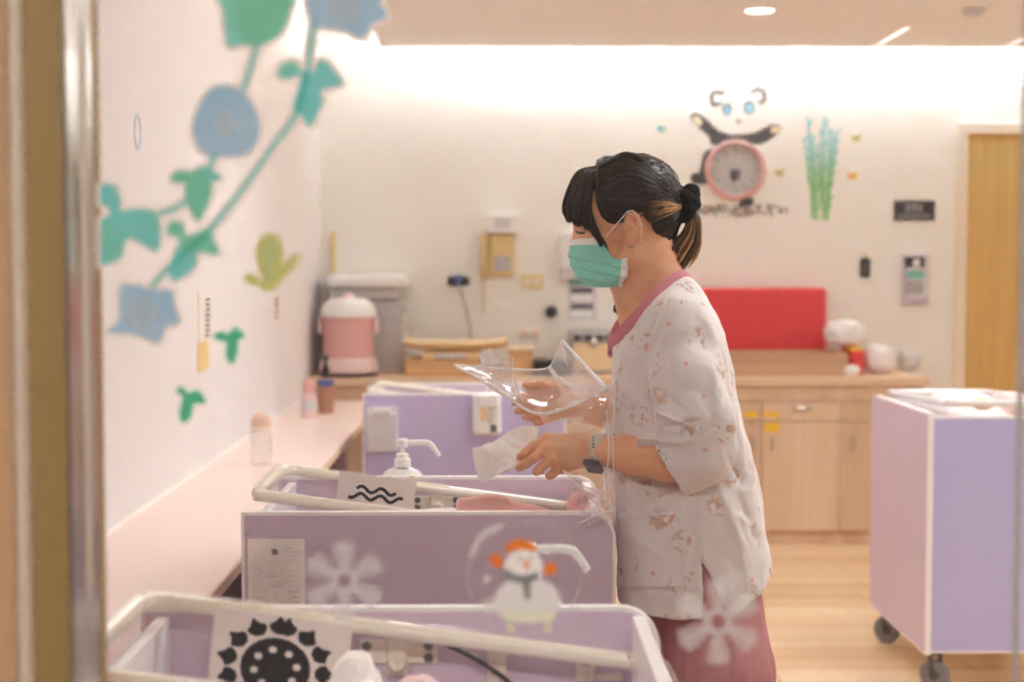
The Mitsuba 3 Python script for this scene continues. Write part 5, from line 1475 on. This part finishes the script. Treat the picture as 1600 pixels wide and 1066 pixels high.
# bend folds at the elbow and pull lines from the armpit, as in the photograph
for (x0, y0, x1, y1, wd, am) in ((1020, 640, 1085, 672, 5, .010), (1030, 668, 1100, 662, 5, -.008), (1016, 690, 1090, 690, 6, .007), (1028, 610, 1075, 648, 5, -.006), (1110, 560, 1122, 660, 7, .006), (1040, 540, 1052, 620, 8, -.005), (1012, 580, 1040, 650, 6, .006),
                                 (1095, 690, 1128, 650, 6, -.006), (1135, 600, 1160, 740, 7, .006), (1120, 760, 1170, 880, 8, .006), (1150, 760, 1190, 860, 6, -.005), (980, 560, 985, 780, 7, .005), (1000, 560, 1004, 690, 6, -.004), (985, 830, 1050, 880, 8, .004), (1070, 790, 1090, 870, 6, -.005),
                                 (965, 545, 968, 700, 5, .005), (1050, 490, 1010, 560, 6, -.004), (1090, 480, 1128, 560, 7, .005), (1010, 800, 1090, 840, 6, .0035), (1140, 800, 1190, 830, 6, .004), (1130, 700, 1165, 770, 5, -.004)):
    dvec = np.array([x1 - x0, y1 - y0], float); L2 = dvec @ dvec
    t = np.clip(((px_ - x0) * dvec[0] + (py_ - y0) * dvec[1]) / L2, 0, 1)
    wob = (meshkit.noise(np.stack([px_ / 22, py_ / 22, px_ * 0 + x0], 1), 2) - .5) * 10
    dist = np.hypot(px_ - x0 - t * dvec[0], py_ - y0 - t * dvec[1]) + wob * .5
    fold += am * np.exp(-(dist / wd) ** 2) * np.sin(np.pi * np.clip(t, .08, .92)) * on_near * (np.abs(n[:, 1]) > .1)
edge_keep = 1.0
amp = np.clip((py_ - 440) / 60, .2, 1)
d_ = (w1 * .007 + w2 * .011) * amp + fold * 1.25
# patch pocket on the near front: a doubled cloth, its edges a step
pk = sg.Polygon([(968, 806), (1062, 802), (1070, 905), (1062, 918), (970, 918)])
near_front = on_near & (n[:, 1] < -.15)
pin = shapely.contains_xy(pk, px_, py_) & near_front
pdist = shapely.distance(shapely.points(px_, py_), pk.boundary)
d_ += np.where(pin, .0036 + .002 * np.exp(-(pdist / 4) ** 2), 0)
# hem seam and side seam
d_ -= .002 * np.exp(-((py_ - 922) / 1.8) ** 2) * near_front * (px_ < 1095)
seam = px_ - (1085 + (py_ - 760) * .09)
d_ -= .002 * np.exp(-(seam / 2.2) ** 2) * near_front * (py_ > 770)
arms = px_ - np.interp(py_, [470, 490, 530, 580, 640], [1045, 1030, 1010, 1003, 1012])
d_ -= .0028 * np.exp(-(arms / 2.6) ** 2) * (py_ > 470) * (py_ < 640) * on_near
shirt.vertices = v + n * d_[:, None]
smock = obj('smock', shirt, 'shirt_print', nurse, True, label='white patterned smock with wide sleeves')
# turned-up point of the cuff
cp = np.array([[at(995 + 58 * u, 688 + 5 * w - 10 * u * 0 + 8 * (1 - u) * (w - .5), 2.672 + .02 * w - .02 * u) for w in np.linspace(0, 1, 6) * (1 + 0 * u)] for u in np.linspace(0, 1, 12)])
obj('cuff', thick(cp, .003), 'shirt_print', smock, 40)
# pink collar: a band laid along the neck opening
def collar_half(s):
    P = []
    for x, y in spline(np.array(CL, float), 60):
        p = q(x, y); c, rx, ry = (prof_(xl, p[2]) + prof_(xr, p[2])) / 2, (prof_(xr, p[2]) - prof_(xl, p[2])) / 2, prof_(RYs, p[2])
        u = min(abs(p[0] - c) / rx, 1.0)
        P.append([p[0], NY + s * max(ry * (1 - u ** 2.35) ** (1 / 2.35), .002), p[2]])
    P = np.array(P)
    from scipy.ndimage import gaussian_filter1d
    P[:, 1] = NY + gaussian_filter1d(P[:, 1] - NY, 3, mode='nearest'); P[0, 1] = NY; P[-1, 1] = NY + s * .003
    return P
for s in (-1, 1):
    c = collar_half(s)
    t_ = np.gradient(c, axis=0); t_ /= np.linalg.norm(t_, axis=1, keepdims=True)
    ax0 = np.array([q(1000, 400), q(1042, 455)]); nd = (ax0[1] - ax0[0]) / np.linalg.norm(ax0[1] - ax0[0])
    rad = c - (ax0[0] + ((c - ax0[0]) @ nd)[:, None] * nd); rad /= np.linalg.norm(rad, axis=1, keepdims=True) + 1e-9
    wid = np.cross(t_, rad); wid /= np.linalg.norm(wid, axis=1, keepdims=True); wid *= np.sign((wid @ np.array([-.3, 0, 1]))[:, None] + 1e-9)
    G = np.stack([c + rad * .003 + wid * w * .014 + rad * (-.006 * (w > 0) * w) + rad * .0 for w in np.linspace(-1, 1, 7)], 1)
    obj('collar', thick(G, .004), 'collar_pink', smock, 40, label='dusty pink neck band')
# ---- trousers, watch, shoes
pf = Field((.17, NY - .24, .03), (.60, NY + .24, .92), .006)
for s, dx in ((-1, 0.02), (1, -.03)):
    pf.chain([np.array([.388 + dx * .6, NY + s * .060, .76]), np.array([.402 + dx, NY + s * .072, .58]), np.array([.408 + dx, NY + s * .080, .36]), np.array([.412 + dx, NY + s * .082, .06])], [.090, .098, .092, .080], .02)
pf.ell((.385, NY, .77), (.100, .135, .08), .03)
pf.F = np.maximum(pf.F, .055 - pf.ax[2][None, None, :]).astype(np.float32)
pants = relax(pf.mesh(), 3)
v = np.array(pants.vertices); n = np.array(pants.vertex_normals)
fl = meshkit.fbm(v * np.array([26, 26, 3.5]), 3, 6) - .5
f2 = ridge(v, 1, (16, 16, 2.2), 9) - .6
pants.vertices = v + n * (fl * .014 + f2 * .006)[:, None]
obj('trousers', pants, 'trouser_pink', nurse, True, label='dusty pink loose trousers')
for s in (-1, 1):
    m = lump((.24, NY + s * .088 - .045, 0), (.50, NY + s * .088 + .045, .085), 40 + s, .001, power=2.6)
    obj('shoe', m, 'shoe_white', nurse, True)
wa = at(985, 711, 2.745) - W; wa /= np.linalg.norm(wa)
c0 = W + wa * .006
u1 = np.cross(wa, [0, 1, 0]); u1 /= np.linalg.norm(u1); u2 = np.cross(wa, u1)
an = np.arange(48) * 2 * np.pi / 48
rw = .0315
ring = np.stack([[c0 + wa * h + (u1 * math.cos(a) * (rw + .0005) + u2 * math.sin(a) * (rw - .003)) for h in np.linspace(-.0125, .0125, 5)] for a in an])
inn = ring - (ring - c0 - ((ring - c0) @ wa)[..., None] * wa) * .08
band = cat(grid_mesh(ring, True), grid_mesh(inn[:, ::-1], True), grid_mesh(np.stack([ring[:, 0], inn[:, 0]], 1)[:, ::-1], True), grid_mesh(np.stack([ring[:, -1], inn[:, -1]], 1), True))
watch = obj('watch', band, 'watch_band', nurse, 30, label='smartwatch with a beige band on the near wrist')
dn = -u1 if u1[2] > 0 else u1
side = u2 if u2[1] < 0 else -u2
fn_ = dn * .86 + side * .5; fn_ /= np.linalg.norm(fn_)
tn = np.cross(wa, fn_)
Mx = np.eye(4); Mx[:3, 0], Mx[:3, 1], Mx[:3, 2], Mx[:3, 3] = wa, tn, fn_, c0 + fn_ * .0345
if np.linalg.det(Mx[:3, :3]) < 0: Mx[:3, 1] *= -1
cs = box((-.0165, -.0195, -.006), (.0165, .0195, .005), .0045, 3); cs.apply_transform(Mx)
obj('case', cs, 'watch_case', watch, 30)
gl_ = box((-.0145, -.0175, .0035), (.0145, .0175, .0062), .0025, 3); gl_.apply_transform(Mx)
obj('screen', gl_, 'watch_glass', watch, 30)
for k_ in range(4):
    a = math.atan2(0, 1) + 0
    pp = at(927, 683 + 5.2 * k_, 2.742)
    obj('hole', trimesh.creation.icosphere(1, .0017).apply_translation(pp), 'dark', watch)

# ------------------------------------------------------------------ what she holds
# folded white cloth pinched in the near hand
cl = [[at(740, 702, 2.80), at(742, 722, 2.795), at(745, 738, 2.795), at(752, 752, 2.80)],
      [at(758, 697, 2.785), at(765, 714, 2.780), at(768, 730, 2.782), at(763, 750, 2.79)],
      [at(780, 686, 2.80), at(787, 706, 2.790), at(789, 722, 2.790), at(785, 738, 2.79)],
      [at(800, 672, 2.81), at(806, 694, 2.800), at(808, 712, 2.795), at(806, 728, 2.79)],
      [at(818, 666, 2.815), at(822, 690, 2.805), at(822, 706, 2.798), at(820, 720, 2.795)],
      [at(842, 669, 2.815), at(838, 688, 2.806), at(836, 700, 2.800), at(834, 712, 2.797)]]
cl = np.array(cl)
c1 = np.stack([spline(cl[:, j], 44) for j in range(4)], 1); c2 = np.stack([spline(c1[i], 24) for i in range(44)])
c2[..., 1] += (meshkit.fbm(c2 * 45, 3, 5) - .5) * .014 + .006 * np.sin(np.linspace(0, 9, 44))[:, None] * np.linspace(.2, 1, 24)
sl = thick(c2, .009)
sl2 = thick(c2[:12] + np.array([0, .009, .001]), .010)
sl.vertices += sl.vertex_normals * (meshkit.fbm(np.array(sl.vertices) * 90, 3, 1) - .5)[:, None] * .003
solo('cloth', 'folded white cloth pinched in the near hand of the nurse', 'cloth', cat(sl, sl2), 'cloth_white', 40)

# clear plastic cover: a wide open mouth lying over the far hand, its walls hanging down to the cart
def sheet(rows, nu, nv, amp, seed, fr=30):
    a = np.array(rows)
    b = np.stack([spline(a[:, j], nu) for j in range(a.shape[1])], 1)
    c = np.stack([spline(b[i], nv) for i in range(nu)])
    m = grid_mesh(c); n = np.array(m.vertex_normals)
    w = (meshkit.fbm(np.array(m.vertices) * fr, 3, seed) - .5) * 2 * amp
    m.vertices = np.array(m.vertices) + n * w[:, None]
    return m


cov = thing('plastic_cover', 'clear plastic cover with a thick rim in painted highlight white held open by the nurse', 'plastic cover')
back = [at(709, 570, 2.93), at(742, 573, 2.96), at(795, 577, 3.0), at(850, 577, 3.02), at(866, 562, 3.03), at(878, 532, 3.03)]
front = [at(712, 573, 2.90), at(748, 592, 2.88), at(790, 620, 2.84), at(842, 647, 2.80), at(900, 632, 2.80), at(948, 608, 2.83)]
midr = [(a + b) / 2 - (0, 0, d) for a, b, d in zip(back, front, (.0, .004, .012, .022, .028, .03))]
mid1 = [(a * 2 + b) / 3 - (0, 0, d) for a, b, d in zip(back, front, (.0, .004, .012, .024, .034, .022))]
mid2 = [(a + 2 * b) / 3 - (0, 0, d) for a, b, d in zip(back, front, (.0, .003, .010, .018, .022, .018))]
obj('mouth_wall', sheet([back, mid1, midr, mid2, front], 24, 50, .003, 3, 22), 'vinyl_milky_sheen', cov, True)
flap = sheet([[at(878, 532, 3.03), at(905, 562, 3.0), at(928, 588, 2.95), at(946, 607, 2.86)], [at(870, 556, 3.0), at(892, 580, 2.98), at(915, 598, 2.94), at(944, 608, 2.85)], [at(858, 576, 2.98), at(880, 598, 2.96), at(908, 608, 2.92), at(942, 609, 2.845)]], 12, 24, .0015, 4)
obj('flap', flap, 'vinyl_milky_sheen', cov, True)
obj('rim', tube(spline(back, 60), .0022, 8, flat=None), 'vinyl_rim_highlight', cov, True)
obj('rim', tube(spline(front + [at(964, 609, 2.84)], 60), np.linspace(.002, .0042, 60), 8), 'vinyl_rim_highlight', cov, True)
obj('rim', tube(spline([at(878, 532, 3.03), at(905, 562, 3.0), at(928, 588, 2.95), at(947, 608, 2.85)], 30), np.r_[.0028, np.linspace(.0035, .0058, 29)], 10, flat=((0, 1, 0), .5)), 'vinyl_rim_highlight', cov, True)
obj('rim', tube(spline([at(858, 574, 3.0), at(872, 592, 2.98), at(895, 606, 2.94), at(920, 611, 2.90), at(944, 608, 2.85)], 30), np.r_[np.linspace(.004, .0062, 15), np.linspace(.006, .003, 15)], 10, flat=((0, 1, 0), .5)), 'vinyl_rim_highlight', cov, True)
# crumpled left end folded over
c_ = sheet([[at(709, 569, 2.94), at(735, 572, 2.94), at(770, 566, 2.93), at(799, 557, 2.92)], [at(722, 577, 2.92), at(745, 580, 2.915), at(775, 577, 2.91), at(800, 580, 2.90)], [at(745, 592, 2.90), at(762, 596, 2.89), at(782, 598, 2.885), at(800, 602, 2.88)], [at(775, 610, 2.88), at(785, 612, 2.875), at(798, 618, 2.865), at(812, 630, 2.86)]], 30, 36, .006, 7, 45)
obj('fold', c_, 'vinyl_milky_sheen', cov, True)
c_ = sheet([[at(747, 554, 2.96), at(756, 549, 2.96), at(766, 544, 2.96)], [at(752, 566, 2.955), at(762, 562, 2.95), at(774, 558, 2.95)], [at(756, 574, 2.95), at(768, 572, 2.945), at(782, 566, 2.945)]], 14, 14, .004, 9, 60)
obj('fold', c_, 'vinyl_rim_highlight', cov, True)
# hanging walls
def wall_(rows, seed, amp=.006, nm='wall'):
    obj(nm, sheet(rows, 40, 36, amp, seed, 26), 'vinyl_milky_sheen' if seed == 12 else 'clear_vinyl', cov, True)
wall_([[at(842, 648, 2.80), at(890, 636, 2.79), at(930, 617, 2.81), at(962, 609, 2.84)], [at(858, 680, 2.735), at(895, 674, 2.715), at(932, 660, 2.70), at(960, 655, 2.70)], [at(876, 730, 2.725), at(905, 726, 2.705), at(935, 716, 2.69), at(960, 715, 2.70)], [at(892, 770, 2.72), at(915, 772, 2.71), at(940, 770, 2.705), at(962, 765, 2.705)], [at(905, 808, 2.715), at(925, 812, 2.712), at(945, 812, 2.71), at(962, 808, 2.71)]], 11, .006)
wall_([[at(946, 606, 2.86), at(952, 602, 2.80), at(958, 604, 2.74)], [at(940, 680, 2.87), at(950, 682, 2.79), at(956, 680, 2.72)], [at(942, 760, 2.88), at(950, 765, 2.79), at(958, 760, 2.715)], [at(950, 815, 2.88), at(955, 820, 2.79), at(960, 815, 2.715)]], 12, .006)
wall_([[at(800, 600, 3.04), at(850, 602, 3.06), at(905, 606, 3.05)], [at(815, 660, 3.08), at(865, 664, 3.09), at(915, 660, 3.08)], [at(860, 720, 3.10), at(895, 730, 3.10), at(935, 735, 3.08)], [at(895, 765, 3.06), at(925, 770, 3.04), at(945, 778, 3.0)]], 13, .007)
# crumpled tail on the corner of the cart
c_ = sheet([[at(893, 760, 2.712), at(920, 762, 2.70), at(950, 768, 2.70)], [at(905, 785, 2.705), at(928, 788, 2.695), at(955, 790, 2.695)], [at(910, 805, 2.70), at(932, 806, 2.695), at(960, 806, 2.695)], [at(918, 822, 2.70), at(940, 816, 2.70), at(966, 818, 2.70)]], 30, 30, .012, 15, 55)
obj('tail', c_, 'vinyl_milky_sheen', cov, True)
for i, p_ in enumerate(([at(906, 818, 2.695), at(930, 806, 2.69), at(958, 798, 2.695)], [at(918, 800, 2.69), at(935, 792, 2.69), at(950, 780, 2.70)], [at(880, 735, 2.72), at(905, 760, 2.705), at(935, 790, 2.695)])):
    obj('crease', tube(spline(p_, 20), .0016, 6), 'vinyl_rim_highlight', cov, True)
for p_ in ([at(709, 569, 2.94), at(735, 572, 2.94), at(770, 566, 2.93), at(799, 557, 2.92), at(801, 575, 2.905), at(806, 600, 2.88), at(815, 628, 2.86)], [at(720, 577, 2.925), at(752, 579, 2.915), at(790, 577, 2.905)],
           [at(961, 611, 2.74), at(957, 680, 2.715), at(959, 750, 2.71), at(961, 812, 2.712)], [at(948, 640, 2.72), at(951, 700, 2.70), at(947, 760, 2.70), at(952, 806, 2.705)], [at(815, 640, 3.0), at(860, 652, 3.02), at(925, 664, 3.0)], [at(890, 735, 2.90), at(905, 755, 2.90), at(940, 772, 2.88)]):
    obj('crease', tube(spline(p_, 30), .0011, 6), 'vinyl_rim_highlight', cov, True)  # white tubes paint the highlights along folds and wall edges
